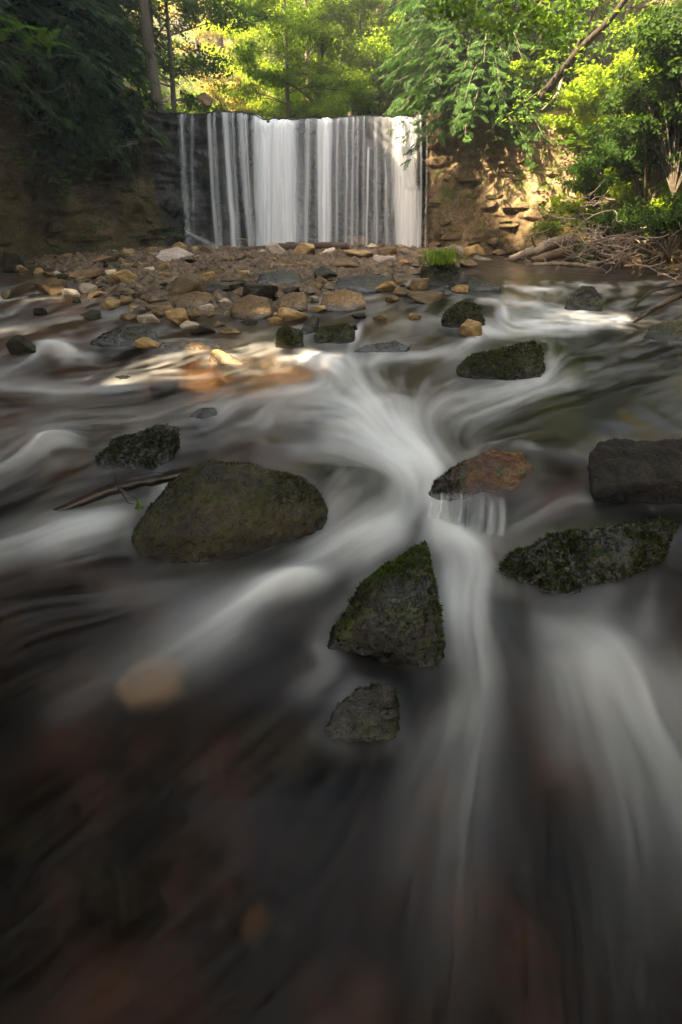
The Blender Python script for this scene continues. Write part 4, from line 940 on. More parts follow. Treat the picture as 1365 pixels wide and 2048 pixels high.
# stick leaning on the near boulder
a, b_, c_, d_ = on_water(95, 1032, -.03), at_y(230, 976, on_water(230, 1000).y - .0), at_y(330, 954, on_water(330, 990).y + .02), at_y(398, 940, on_water(398, 1000).y + .04)
st = log('stick', 'wet dark red stick leaning on the large near boulder', [a, b_, c_, d_], [.016, .028, .027, .022], 'wet_stick', 'stick', seed=10, wob=.006, sides=12,
    branches=[([at_y(232, 972, b_.y - .02), at_y(262, 992, b_.y - .05), at_y(276, 1004, b_.y - .06), at_y(264, 1030, b_.y - .07)], .005), ([at_y(240, 978, b_.y - .02), at_y(256, 1004, b_.y - .05), at_y(268, 1008, b_.y - .06)], .004), ([at_y(232, 976, b_.y), at_y(231, 958, b_.y), at_y(229, 950, b_.y)], .004)])
for q, (x, y) in enumerate(((272, 1010), (280, 1018), (268, 1022))):
    p = at_y(x, y, b_.y - .07) - a; V = np.array([p, p + Vector((.012, .004, .02)), p + Vector((.02, 0, -.004)), p + Vector((.008, -.004, -.03))])
    obj('leaf', mesh('leaf', V, np.array([[0, 1, 2], [0, 2, 3]]), {'var': np.full(4, .8)}), M['fern'], st)
# bare twigs over the right shore
def sp(*pts): return [at_y(*p) for p in pts]
log('fallen_branch', 'bare dark branch reaching in from the right shore', sp((1262, 650, 4.9), (1290, 630, 4.8), (1330, 606, 4.7), (1400, 572, 4.6)), [.008, .018, .022, .03], 'dark_bark', 'branch', seed=11, branches=[(sp((1285, 634, 4.8), (1272, 632, 4.8), (1262, 636, 4.8)), .006)])
log('fallen_branch', 'slender bent twig above the bare dark branch', sp((1268, 616, 5.0), (1290, 592, 4.9), (1325, 578, 4.8), (1400, 566, 4.7)), [.006, .009, .01, .012], 'dark_bark', 'branch', seed=12)

# ================================================================== PLANTS: shapes
def leaf_quads(c, dirn, nrm, L, Wd, r):
    """folded pointed leaves: 4 verts, 2 triangles each"""
    sd = np.cross(dirn, nrm); sd /= np.linalg.norm(sd, axis=1, keepdims=True) + 1e-9
    L = L[:, None]; Wd = Wd[:, None]
    up_ = np.cross(sd, dirn)
    A = c - dirn * L * .5; B = c + sd * Wd * .5 + up_ * L * .10; C = c + dirn * L * .5 - up_ * L * .08; D = c - sd * Wd * .5 + up_ * L * .10
    V = np.stack([A, B, C, D], 1).reshape(-1, 3); n = len(c)
    b0 = np.arange(n)[:, None] * 4
    F = np.concatenate([b0 + np.array([0, 1, 2]), b0 + np.array([0, 2, 3])])
    return V, F
def unit(v): return v / (np.linalg.norm(v, axis=-1, keepdims=True) + 1e-9)
def leaf_cloud(centres, radii, per, L, r, flat=.45, up=1.2):
    n = len(centres) * per; c = np.repeat(centres, per, 0); R = np.repeat(radii, per)
    v = unit(r.normal(0, 1, (n, 3))) * (r.random(n) ** .5)[:, None] * R[:, None]; v[:, 2] *= flat
    out = unit(v + r.normal(0, .05, v.shape)); out[:, 2] -= .25
    d = unit(out * .8 + r.normal(0, .6, (n, 3))); nr = unit(np.array([0, 0, up]) + r.normal(0, .55, (n, 3)))
    ln = L * r.uniform(.6, 1.25, n)
    V, F = leaf_quads(c + v, d, nr, ln, ln * r.uniform(.5, .75, n), r)
    base = np.repeat(np.repeat(r.random(len(centres)) * .6, per), 4) + np.repeat(r.random(n) * .4, 4)
    return V, F, base.clip(0, 1)
def broadleaf(seed, H, Wc, leaf, per, trunk_r, limbs=16, low=.25, mat='maple', bark='bark', crad=.5, lean=.04):
    """-> (trunk mesh, crown mesh)"""
    r = np.random.default_rng(seed); ts = np.linspace(0, 1, 12)
    tr = np.stack([lean * H * ts ** 1.5 * np.cos(seed) + .05 * H * .2 * np.sin(ts * 5 + seed), lean * H * ts ** 1.5 * np.sin(seed) + .01 * H * np.cos(ts * 4), H * .92 * ts], 1)
    rad = trunk_r * (1 - .85 * ts) * np.where(ts < .05, 1.35, 1)
    spec = [(tr, rad)]; cen = []
    for q in range(limbs):
        f = low + (.97 - low) * (q + r.random() * .6) / limbs; p0 = np.array([np.interp(f * .95, ts, tr[:, k]) for k in range(3)])
        az = q * 2.4 + r.uniform(-.4, .4); ln = Wc * (1.05 - .75 * abs(f - .5) ** 1.2) * r.uniform(.75, 1.15) * (1 if f < .8 else .6)
        dv = np.array([math.cos(az), math.sin(az), r.uniform(.1, .55)]); u = np.linspace(0, 1, 7)[:, None]
        L = p0 + dv * ln * u + np.array([0, 0, -.18 * ln]) * u ** 2 + r.normal(0, .03 * ln, (7, 3)) * u
        rr = trunk_r * (1 - .8 * f) * .42
        spec.append((L, np.linspace(rr, rr * .2, 7)))
        for s in range(5):
            g = .3 + .7 * (s + r.random()) / 5; b0 = np.array([np.interp(g, np.linspace(0, 1, 7), L[:, k]) for k in range(3)])
            az2 = az + r.choice([-1, 1]) * r.uniform(.4, 1.2); l2 = ln * .42 * r.uniform(.6, 1.2)
            e = b0 + np.array([math.cos(az2), math.sin(az2), r.uniform(-.15, .4)]) * l2
            spec.append((np.linspace(b0, e, 4), np.linspace(rr * .4, rr * .1, 4)))
            cen += [b0 * .5 + e * .5, e]
        cen.append(L[-1])
    cen = np.array(cen); V, F, va = leaf_cloud(cen, crad * r.uniform(.6, 1.3, len(cen)), per, leaf, r)
    tv, tf = tubes(spec, 7)
    tm = mesh('trunk', tv, tf); tm.materials.append(M[bark]); cm = mesh('crown', V, F, {'var': va}, smooth=False); cm.materials.append(M[mat])
    return tm, cm
SPT = np.linspace(.12, 1, 8)
def sprays(P, D, N, S, r):
    """flat fan sprays of cedar foliage: base P, direction D, plane normal N, size S"""
    n = len(P); side = unit(np.cross(D, N)); V, va = [], []
    bvar = r.random(n) * .65
    for q, tq in enumerate(SPT):
        for sg in (-1, 1):
            ang = .75 - .35 * tq; ll = S * (.46 * (1 - .62 * tq) + .06) * r.uniform(.75, 1.2, n)
            b0 = P + D * (S * tq)[:, None] - N * (S * .10 * tq ** 2)[:, None]
            dr = unit(D * math.cos(ang) + side * sg * math.sin(ang) - N * .12 + r.normal(0, .10, (n, 3)))
            wv = unit(np.cross(dr, N)) * (ll * .13)[:, None]
            tip = b0 + dr * ll[:, None] - np.array([0, 0, 1]) * (ll * .18)[:, None]
            midp = b0 + dr * (ll * .55)[:, None]
            V.append(np.stack([b0, midp + wv, tip, midp - wv], 1)); va.append(bvar + .35 * r.random(n))
    V = np.stack(V, 1).reshape(-1, 3); va = np.repeat(np.stack(va, 1).reshape(-1), 4)
    m = len(V) // 4
    return V, np.arange(m * 4).reshape(-1, 4), va
def cedar(seed, H, Wc, nb, mat='cedar', bark='bark', low=.06, trunk_r=.14, size=.36, droop=.5, per=1.0):
    r = np.random.default_rng(seed); ts = np.linspace(0, 1, 10); tr = np.stack([.03 * H * np.sin(ts * 3 + seed) * ts, .03 * H * np.cos(ts * 2 + seed) * ts, H * ts], 1)
    spec = [(tr, trunk_r * (1 - .9 * ts))]; P, D, N = [], [], []
    for q in range(nb):
        f = low + (1 - low) * (q + r.random()) / nb; p0 = np.array([np.interp(f, ts, tr[:, k]) for k in range(3)])
        az = q * 2.39996 + r.uniform(-.3, .3); ln = Wc * (1 - f) ** .75 * r.uniform(.6, 1.15) + .25
        u = np.linspace(0, 1, 7)[:, None]; h = np.array([math.cos(az), math.sin(az), 0])
        L = p0 + h * ln * u + np.array([0, 0, 1]) * (ln * (.25 * u - droop * u ** 2))
        spec.append((L, np.linspace(.03 * (1 - f) + .008, .004, 7)))
        ns = max(4, int(ln / .11 * per))
        for s in range(ns):
            g = .15 + .85 * (s + r.random()) / ns; b = np.array([np.interp(g, u[:, 0], L[:, k]) for k in range(3)])
            sd = np.array([-h[1], h[0], 0]) * r.choice([-1, 1]); dv = h * r.uniform(.2, 1) + sd * r.uniform(.2, 1.1) + np.array([0, 0, -r.uniform(.1, .7)])
            P.append(b + r.normal(0, .05, 3)); D.append(dv); N.append(np.array([0, 0, 1]) + r.normal(0, .4, 3) + h * .5)
    P, D, N = np.array(P), unit(np.array(D)), np.array(N); N = unit(N - D * (N * D).sum(1, keepdims=True))
    V, F, va = sprays(P, D, N, size * r.uniform(.7, 1.35, len(P)), r)
    tv, tf = tubes(spec, 7); tm = mesh('trunk', tv, tf); tm.materials.append(M[bark])
    cm = mesh('crown', V, F, {'var': va.clip(0, 1)}, smooth=False); cm.materials.append(M[mat])
    return tm, cm
def shrub(seed, H, Wc, leaf, n, per, mat, bark='bark', crad=.22, flat=.5):
    r = np.random.default_rng(seed); spec, cen = [], []
    for q in range(n):
        az = q * 2.4 + r.uniform(-.5, .5); tip = np.array([math.cos(az), math.sin(az), 0]) * Wc * r.uniform(.2, 1) + np.array([0, 0, H * r.uniform(.45, 1)])
        u = np.linspace(0, 1, 6)[:, None]; L = tip * u * np.array([1, 1, 1]) + np.array([0, 0, .25 * H]) * np.sin(np.pi * u) * .6
        spec.append((L, np.linspace(.018, .005, 6))); cen += [L[-1], L[-2], L[3] + r.normal(0, .1, 3)]
    cen = np.array(cen); V, F, va = leaf_cloud(cen, crad * r.uniform(.7, 1.3, len(cen)), per, leaf, r, flat)
    tv, tf = tubes(spec, 5); tm = mesh('stem', tv, tf); tm.materials.append(M[bark]); cm = mesh('foliage', V, F, {'var': va}, smooth=False); cm.materials.append(M[mat])
    return tm, cm
BEAMS = [(on_water(450, 735), .52, .97), (on_water(340, 748), .42, .95), (on_water(590, 540), .6, .55), (on_water(420, 560), .5, .5), (on_water(700, 520), .6, .5), (on_water(1180, 640), .36, .62)]   # gaps in the crowns that let sun through: (target point, radius, share of leaves missing)
def plant(name, label, cat, proto, loc, rz=0, sc=1.0, group=None, mats=None, tilt=(0, 0)):
    t = thing(name, label, cat, loc, group); t.rotation_euler = (tilt[0], tilt[1], rz); t.scale = (sc,) * 3 if not hasattr(sc, '__len__') else sc
    for me in proto:
        o = obj(me.name.split('.')[0], me, None, t)
        if mats and me.materials[0].name in mats:
            o.material_slots[0].link = 'OBJECT'; o.material_slots[0].material = M[mats[me.materials[0].name]]
    return t
def tree_at(name, label, cat, proto, px_, Yd, **kw):
    dz = kw.pop('dz', -.1); X = 0; z = 4.0
    for _ in range(6):
        d_ = (Yd * CP - (z - CAMZ) * SP); X = (px_ - CX) / FPX * d_; z = ground_z(X, Yd)
    return plant(name, label, cat, proto, (X, Yd, z + dz), **kw)

# prototypes
CED = [cedar(1, 7.5, 2.0, 170, per=1.8, size=.27), cedar(2, 9, 2.3, 170, low=.12, per=1.7, size=.28), cedar(3, 5, 1.9, 150, droop=.8, per=1.8, size=.26)]
CED_BARE = cedar(4, 10, 2.4, 110, low=.45, trunk_r=.15)
MAP = [broadleaf(11, 10, 2.6, .12, 80, .16, 18, .12), broadleaf(12, 13, 3.0, .13, 80, .2, 20, .18, crad=.6), broadleaf(13, 7, 2.2, .10, 76, .09, 16, .10)]
FAR = [broadleaf(21, 14, 3.2, .20, 56, .2, 18, .08, crad=.75), broadleaf(22, 17, 3.6, .22, 56, .24, 20, .10, crad=.8)]
SHR = [shrub(31, 1.5, 1.0, .08, 26, 80, 'maple'), shrub(32, 1.0, .9, .065, 24, 70, 'maple'), shrub(33, 2.2, 1.3, .09, 36, 90, 'maple')]

# ================================================================== PLANTS: places
# left wall
g1 = 'cedars along the left rock wall'
tree_at('cedar_tree', 'cedar with a bare grey trunk standing on the left corner of the falls', 'tree', CED_BARE, 318, 14.9, rz=.4, group=g1, dz=-.25)
for i, (x, Yd, p, s, lab) in enumerate((
  (130, 12.6, 0, 1.0, 'dark cedar overhanging the left rock wall above the ferns'), (185, 13.3, 2, 1.15, 'drooping dark cedar next to the bare grey trunk'), (60, 12.2, 1, .95, 'tall dark cedar behind the rock corner at upper left'),
  (-40, 10.4, 2, 1.1, 'cedar at the upper left edge of the picture'), (215, 17.2, 1, 1.0, 'tall dark cedar behind the bare grey trunk at its left'), (150, 16.5, 1, 1.15, 'tall cedar in second row above the left wall'), (60, 16, 0, 1.3, 'cedar in second row at upper left'))):
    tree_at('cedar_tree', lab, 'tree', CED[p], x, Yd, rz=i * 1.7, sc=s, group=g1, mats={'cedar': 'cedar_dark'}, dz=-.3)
for i, (x, y, Yd, s, lab) in enumerate(((165, 235, 12.3, .42, 'small dark cedar growing out of the left rock wall below the tall ones'), (215, 275, 12.9, .36, 'little cedar hanging above the dead grey twigs on the left wall'), (110, 300, 11.6, .34, 'low cedar sprout on the left wall over the big fern patch'))):
    plant('cedar_tree', lab, 'tree', CED[2], at_y(x, y, Yd) + Vector((0, 0, -.5)), rz=i * 2.0, sc=s, group=g1, mats={'cedar': 'cedar_dark'}, tilt=(.5, .2))
tree_at('broadleaf_tree', 'dark leafy tree just right of the bare grey trunk', 'tree', MAP[2], 352, 16.6, rz=1, sc=.95, mats={'maple': 'shade_tone_leaf'})
tree_at('broadleaf_tree', 'dark leafy tree crowning the gap above the left end of the falls', 'tree', MAP[0], 318, 19, rz=2, sc=.75, mats={'maple': 'shade_tone_leaf'})
# backdrop wood
g2 = 'trees on the hillside behind the falls'
for i, (x, Yd, p, s, m, lab) in enumerate((
  (572, 22, 2, .9, 'maple', 'slender green tree just right of the golden gap'), (640, 20, 0, .95, 'maple', 'leafy tree with a thin dark trunk above the middle of the falls'), (705, 22.5, 1, .8, 'maple', 'leafy green tree above the right half of the falls'),
  (760, 19.5, 2, 1.0, 'maple', 'young green tree left of the big cedar'), (600, 27, 1, .9, 'maple', 'green tree in second row above the main curtain'), (740, 27, 1, 1.0, 'sun_tone_leaf', 'sunny yellow green tree behind the young green tree'),
  (660, 31, 1, 1.0, 'sun_tone_leaf', 'sunny tree in third row above the middle of the falls'), (585, 19, 2, .8, 'maple', 'small green tree above the main curtain'), (685, 18.2, 2, .75, 'maple', 'small green tree above the middle strands'), (800, 23, 1, .9, 'maple', 'tall green tree left of the tall cedars'), (580, 29, 1, .9, 'sun_tone_leaf', 'sunny tree at the right side of the golden gap'), (720, 18.8, 2, .9, 'sun_tone_leaf', 'sunlit young tree above the right strands'), (620, 24, 0, 1.0, 'sun_tone_leaf', 'sunlit tree behind the thin dark trunk'), (530, 26, 2, 1.0, 'sun_tone_leaf', 'bright slender tree inside the golden gap'))):
    tree_at('broadleaf_tree', lab, 'tree', MAP[p], x, Yd, rz=i * 1.3, sc=s, group=g2, mats={'maple': m})
FARL = ['leftmost', 'second from left', 'third from left', 'fourth from left', 'fifth from left', 'sixth from left', 'seventh from left', 'rightmost']
for i, x in enumerate((400, 448, 500, 545, 620, 690, 770, 850)):
    tree_at('broadleaf_tree', 'golden hazy tree of the far front row on the hillside, ' + FARL[i], 'tree', FAR[i % 2], x, 33 + (i * 37 % 5), rz=i * 2.1, sc=.8 + .08 * (i % 3), group='golden trees of the far hillside', mats={'maple': 'haze_glow_leaf'})
for i, x in enumerate((360, 425, 475, 525, 590, 680, 780, 900)):
    tree_at('broadleaf_tree', 'golden hazy tree of the farthest row on the hillside, ' + FARL[i], 'tree', FAR[(i + 1) % 2], x, 44 + (i * 23 % 7), rz=i * 1.1, sc=1.0, group='golden trees of the far hillside', mats={'maple': 'haze_glow_leaf'})
# low growth along the crest
for i, x in enumerate((395, 425, 470, 520, 575, 625, 690, 750, 800)):
    tree_at('bush', 'low leafy bush behind the crest of the falls, number %s counted from left to right' % ('one two three four five six seven eight nine'.split()[i]), 'bush', SHR[i % 2], x, 24.5 + (i * 31 % 10) * .3, rz=i, sc=1.3 + .2 * (i % 3), group='bushes behind the crest', mats={'maple': ['maple', 'sun_tone_leaf', 'haze_glow_leaf'][i % 3]})
# right wall cedars
g3 = 'cedars along the right rock wall'
for i, (x, Yd, p, s, lab) in enumerate((
  (905, 15.6, 0, 1.1, 'big green cedar at the right corner of the falls'), (938, 14.6, 2, 1.05, 'cedar with boughs hanging over the right rock wall'), (965, 14.2, 2, 1.0, 'cedar drooping over the brown rock face'), (1010, 15.0, 0, 1.0, 'cedar behind the sunlit leaf spray'),
  (872, 17.8, 1, 1.0, 'tall cedar behind the right corner of the falls'), (930, 17.5, 1, 1.1, 'tall cedar in second row above the right wall'), (1080, 15.5, 1, .9, 'cedar behind the leaning dark trunks'), (880, 21, 1, 1.2, 'tall cedar in third row above the right wall'), (1150, 18, 1, 1.1, 'cedar on the slope behind the sunny bushes'))):
    tree_at('cedar_tree', lab, 'tree', CED[p], x, Yd, rz=i * 2.3 + .6, sc=s, group=g3, dz=-.35)
# right bank: sunlit broadleaf growth
for i, (x, Yd, p, s, m, lab) in enumerate((
  (1180, 12.5, 2, 1.0, 'sun_tone_leaf', 'bright sunlit bush high on the right slope'), (1240, 12.0, 2, 1.1, 'sun_tone_leaf', 'big sunlit yellow green bush on the right slope'), (1310, 11.2, 2, 1.0, 'sun_tone_leaf', 'sunlit bush at the upper right corner'), (1210, 11.0, 0, 1.1, 'sun_tone_leaf', 'sunlit bush below the big yellow green one'),
  (1290, 10.0, 0, 1.2, 'sun_tone_leaf', 'sunlit low bush above the shaded shrubs at right'), (1360, 10.2, 2, .9, 'sun_tone_leaf', 'sunlit bush at the right edge'), (1130, 12.8, 1, 1.2, 'maple', 'small green bush at the top of the soil slope'), (1165, 11.6, 1, .8, 'maple', 'small green bush halfway up the soil slope'))):
    tree_at('bush', lab, 'bush', SHR[p], x, Yd, rz=i * 1.9, sc=s, group='bushes on the right slope', mats={'maple': m}, dz=-.05)
for i, (x, Yd, s, lab) in enumerate(((1230, 15, .9, 'sunlit maple above the right slope'), (1320, 14, .9, 'sunlit maple at the upper right corner'), (1400, 12.5, .8, 'sunlit maple leaning in from the right edge'), (1260, 19, 1.1, 'sunny maple in second row at upper right'), (1370, 18, 1.1, 'sunny maple in second row at the right edge'))):
    tree_at('broadleaf_tree', lab, 'tree', MAP[i % 3], x, Yd, rz=i * 2, sc=s, group='maples above the right slope', mats={'maple': 'sun_tone_leaf'})
# shaded shrubs low on the right bank
for i, (x, y, Yd, p, s, m, lab) in enumerate((
  (1290, 420, 9.6, 2, .85, 'shade_tone_leaf', 'dark green shrub over the dead twigs at right'), (1350, 380, 9.0, 2, .95, 'shade_tone_leaf', 'dark green shrub at the right edge of the bank'), (1240, 400, 10.3, 0, .9, 'fern', 'green shrub leaning over the soil slope'), (1190, 410, 10.8, 1, .85, 'fern', 'light green shrub at the foot of the soil slope'),
  (1340, 500, 8.4, 1, .9, 'shade_tone_leaf', 'low dark shrub by the water at the right edge'), (1230, 470, 9.8, 1, .6, 'fern', 'small green shrub inside the dead twigs'), (1400, 330, 8.6, 2, 1.1, 'shade_tone_leaf', 'shaded shrub cut by the right edge of the picture'))):
    p_ = at_y(x, y, Yd); z = min(p_.z, max(ground_z(p_.x, p_.y), 0.0) if ground_z(p_.x, p_.y) else p_.z)
    plant('shrub', lab, 'shrub', SHR[p], (p_.x, p_.y, z - .1), rz=i * 1.4, sc=s, group='shrubs low on the right bank', mats={'maple': m})
# sunlit leaf spray on the wall edge
r = np.random.default_rng(77)
pc = at_y(1040, 150, 13.4); cen = np.array([[x, y, z] for x, y, z in zip(r.uniform(-.62, .55, 26), r.uniform(-.5, .5, 26), r.uniform(-.03, .16, 26))]); cen[:, 2] -= .25 * np.abs(cen[:, 0]) ** 1.5
V, F, va = leaf_cloud(cen, .2 * r.uniform(.7, 1.3, 26), 46, .10, r, .3)
t = thing('sapling', 'sunlit yellow green leaf spray on the edge of the right rock wall', 'sapling', pc)
obj('foliage', mesh('foliage', V, F, {'var': va}, False), M['sun_tone_leaf'], t)
base = Vector((.35, .55, -.75)); tv, tf = tubes([(np.linspace(np.array(base), c_ * .9, 5), np.linspace(.02, .005, 5)) for c_ in cen[::2]], 5); obj('stem', mesh('stem', tv, tf), M['bark'], t)
# leaning trees on the right slope
def leaning(label, pts, radii, extra, leaves=0, seed=0, lmat='maple'):
    rr = np.random.default_rng(seed); c = Vector(pts[0]); t = thing('leaning_tree', label, 'tree', c, 'leaning trees on the right slope')
    C = catmull(np.array([Vector(p) - c for p in pts]), 24); V, F = tubes([(C, np.interp(np.linspace(0, 1, 24), np.linspace(0, 1, len(radii)), radii))], 8); obj('trunk', mesh('trunk', V, F), M['dark_bark'], t)
    ends = [C[-1], C[-4]]
    for bp, br in extra:
        B = catmull(np.array([Vector(p) - c for p in bp]), 14); V, F = tubes([(B, np.linspace(br, br * .4, 14))], 6); obj('limb', mesh('limb', V, F), M['dark_bark'], t); ends += [B[-1], B[8], B[11]]
    if leaves:
        e = np.array(ends); cen = np.repeat(e, 5, 0) + rr.normal(0, .35, (len(e) * 5, 3)); V, F, va = leaf_cloud(cen, .3 * rr.uniform(.7, 1.3, len(cen)), leaves, .10, rr, .45)
        obj('crown', mesh('crown', V, F, {'var': va}, False), M[lmat], t)
leaning('dark double trunk leaning right over the top of the soil slope', sp((1088, 190, 12.2), (1118, 152, 11.6), (1165, 95, 10.8), (1215, 45, 10.2), (1262, -15, 9.8)), [.10, .085, .07, .055, .04],
   [(sp((1132, 135, 11.4), (1162, 80, 11.0), (1180, 40, 10.8), (1206, -15, 10.6)), .05), (sp((1150, 112, 11.2), (1168, 120, 10.9), (1172, 60, 10.6)), .012), (sp((1100, 170, 12), (1070, 190, 11.8), (1048, 206, 11.6)), .03)], 9, 5, 'maple')
leaning('thin dark trunk curving up to the right edge above the sunlit bushes', sp((1232, 216, 10.2), (1270, 190, 9.8), (1310, 158, 9.4), (1335, 105, 9.1), (1372, 40, 8.8)), [.03, .035, .04, .04, .035],
   [(sp((1310, 158, 9.4), (1340, 130, 9.2), (1380, 100, 9.0)), .03), (sp((1225, 205, 10), (1260, 130, 9.6), (1300, 60, 9.3), (1335, -10, 9.0)), .014), (sp((1245, 190, 10), (1290, 90, 9.7), (1335, -10, 9.4)), .016)], 0, 6)
log('dead_limb', 'thin dark dead limb hanging at upper right', sp((1084, -20, 9.5), (1083, 40, 9.5), (1081, 98, 9.5)), [.02, .016, .012], 'dark_bark', 'branch', seed=31)
log('dead_limb', 'pale forked dead limb sticking out of the soil overhang', sp((1125, 150, 12.6), (1118, 180, 12.4), (1105, 200, 12.2), (1084, 220, 12.0)), [.035, .03, .022, .012], 'driftwood', 'branch', seed=32, branches=[(sp((1112, 190, 12.3), (1106, 182, 12.2), (1100, 186, 12.2)), .012), (sp((1116, 186, 12.3), (1122, 188, 12.2), (1124, 184, 12.2)), .012)])
# near maple bough hanging in at the top right
r = np.random.default_rng(91); t = thing('overhanging_bough', 'dark maple bough hanging into the top of the picture at right', 'branch', at_y(1000, -160, 8.0)); c0 = at_y(1000, -160, 8.0)
cen, spec = [], []
for (x0, y0, x1, y1) in ((1000, -160, 930, 50), (1000, -160, 1010, 75), (1000, -160, 1075, 60), (1060, -140, 1160, 30), (1000, -160, 880, 20), (1060, -140, 1110, 95)):
    a_, b_ = np.array(at_y(x0, y0, 8.0) - c0), np.array(at_y(x1, y1, 7.8 + r.uniform(-.3, .3)) - c0); spec.append((np.linspace(a_, b_, 6) + r.normal(0, .02, (6, 3)), np.linspace(.012, .003, 6)))
    for f in (.72, .82, .9, .96, 1.0): cen.append(a_ + (b_ - a_) * f + r.normal(0, .05, 3))
tv, tf = tubes(spec, 5); obj('limb', mesh('limb', tv, tf), M['dark_bark'], t)
cen = np.array(cen); V, F, va = leaf_cloud(cen, .30 * r.uniform(.7, 1.3, len(cen)), 34, .10, r, .5); obj('foliage', mesh('foliage', V, F, {'var': va}, False), M['maple'], t)

# dead twig tangles
def tangle(label, centre, spread, n, length, rad, mat, seed, group, arc=1.0, cat='dead shrub'):
    rr = np.random.default_rng(seed); t = thing('dead_shrub', label, cat, centre, group)
    for q in range(n):
        p = rr.normal(0, 1, 3) * np.array(spread) * .5; az = rr.uniform(0, 6.28); u = np.linspace(0, 1, 12)[:, None]
        ln = length * rr.uniform(.5, 1.3); h = np.array([math.cos(az), math.sin(az) * .7, 0])
        L = p + h * ln * np.sin(u * 1.6 * arc) * .8 + np.array([0, 0, 1]) * ln * rr.uniform(-.8, .6) * (1 - np.cos(u * 2.2 * arc)) * .5 + rr.normal(0, .03, 3) * np.sin(u * 9)
        spec = [(L, np.linspace(rad, rad * .3, 12) * rr.uniform(.6, 1.3))]
        for s in range(3):
            i0 = int(rr.integers(3, 10)); az2 = az + rr.uniform(-1.3, 1.3); u2 = np.linspace(0, 1, 7)[:, None]
            spec.append((L[i0] + np.array([math.cos(az2), math.sin(az2), rr.uniform(-.8, .8)]) * ln * .4 * u2 + np.array([0, 0, -.25 * ln]) * u2 ** 2 * rr.uniform(-1, 1), np.linspace(rad * .5, rad * .15, 7)))
        V, F = tubes(spec, 5); obj('branch', mesh('branch', V, F), M[mat], t)
tg = 'tangles of dead branches'
tangle('grey tangle of dead curled twigs on the right bank by the water', at_y(1225, 485, 9.3), (.9, .6, .5), 36, .85, .017, 'dead_twig', 1, tg)
tangle('dead twigs sweeping down to the water at the right edge', at_y(1325, 490, 8.4), (.9, .6, .55), 34, .8, .015, 'dead_twig', 2, tg)
tangle('pale dead brush beneath the green shrub at the foot of the soil slope', at_y(1195, 430, 10.1), (.8, .5, .7), 22, .7, .012, 'dead_twig', 3, tg)
tangle('dead grey twigs hanging from the left rock wall', at_y(215, 290, 12.6), (.5, .3, .4), 16, .5, .009, 'dead_twig', 4, tg)
tangle('fine bare twigs hanging at the upper left edge', at_y(35, 150, 10.2), (.9, .4, 1.2), 26, .7, .008, 'bark', 5, tg)
tangle('dry roots under the bare grey trunk on the cliff edge', at_y(320, 212, 14.5), (.9, .3, .15), 12, .45, .014, 'bark', 6, tg)
log('root', 'thick curled root arching over the dead tangle at right', sp((1190, 470, 9.7), (1196, 500, 9.5), (1220, 516, 9.4), (1255, 508, 9.4), (1265, 495, 9.4)), [.03, .035, .04, .03, .02], 'driftwood', 'root', seed=41)

# ferns and herbs on the walls
def fern(label, loc, n, L, seed, mat, group, out=(0, -1, 0), name='fern', cat='fern'):
    rr = np.random.default_rng(seed); t = thing(name, label, cat, loc, group)
    for q in range(n):
        V, va = [], []; az = rr.uniform(0, 6.28); base = np.array([math.cos(az), math.sin(az), 0]) * .6 + np.array(out) * .6 + np.array([0, 0, rr.uniform(.1, .8)]); base /= np.linalg.norm(base)
        ln = L * rr.uniform(.5, 1.2); sd = unit(np.cross(base, [0, 0, 1.0])); off = rr.normal(0, L * .35, 3) * np.array([1.6, .3, 1.0])
        for k_ in range(9):
            f = .15 + .85 * k_ / 9; p = off + base * ln * f + np.array([0, 0, -.45 * ln * f * f])
            for sg in (-1, 1):
                tip = p + sd * sg * ln * .26 * (1.08 - f) + base * ln * .07; w_ = base * ln * .045
                V += [p - w_, p + w_, tip]; va += [rr.random()] * 3
        V = np.array(V); obj('frond', mesh('frond', V, np.arange(len(V)).reshape(-1, 3), {'var': va}, False), M[mat], t)
for i, (x, y, Yd, n, L, lab) in enumerate(((120, 350, 11.9, 30, .5, 'big fern patch halfway up the left rock wall'), (135, 385, 12.0, 24, .4, 'fern hanging just below the big fern patch'), (30, 310, 10.6, 16, .35, 'fern at the left edge of the rock wall'), (190, 460, 12.6, 14, .3, 'small fern at the foot of the left rock wall'), (350, 470, 13.3, 18, .3, 'green fern on the mossy ledge by the falls'), (30, 90, 10.0, 26, .6, 'green fern bough at the upper left edge'))):
    fern(lab, at_y(x, y, Yd - .25), n, L, 40 + i, 'fern', 'ferns on the left rock wall')
for i, (x, y, Yd, n, L, lab) in enumerate(((872, 430, 13.7, 22, .22, 'green moss fern strip beside the right end of the falls'), (880, 455, 13.6, 14, .2, 'small green herb low beside the right end of the falls'), (1050, 350, 12.4, 24, .25, 'yellow green moss tuft on the sunlit rock rib'), (1130, 300, 11.7, 20, .28, 'sunlit herb on the soil slope'), (1110, 345, 11.8, 16, .25, 'small herb below the sunlit one on the soil slope'), (1165, 290, 11.2, 26, .35, 'leafy herb clump high on the soil slope'), (1150, 420, 11.0, 22, .3, 'green herb clump at the foot of the soil slope'), (1000, 480, 12.7, 18, .2, 'dark moss tuft at the foot of the right rock wall'), (1180, 340, 11.0, 26, .3, 'herb patch in the sun right of the slope'))):
    fern(lab, at_y(x, y, Yd - .1), n, L, 60 + i, 'fern', 'herbs on the right rock wall', name='herb', cat='plant')
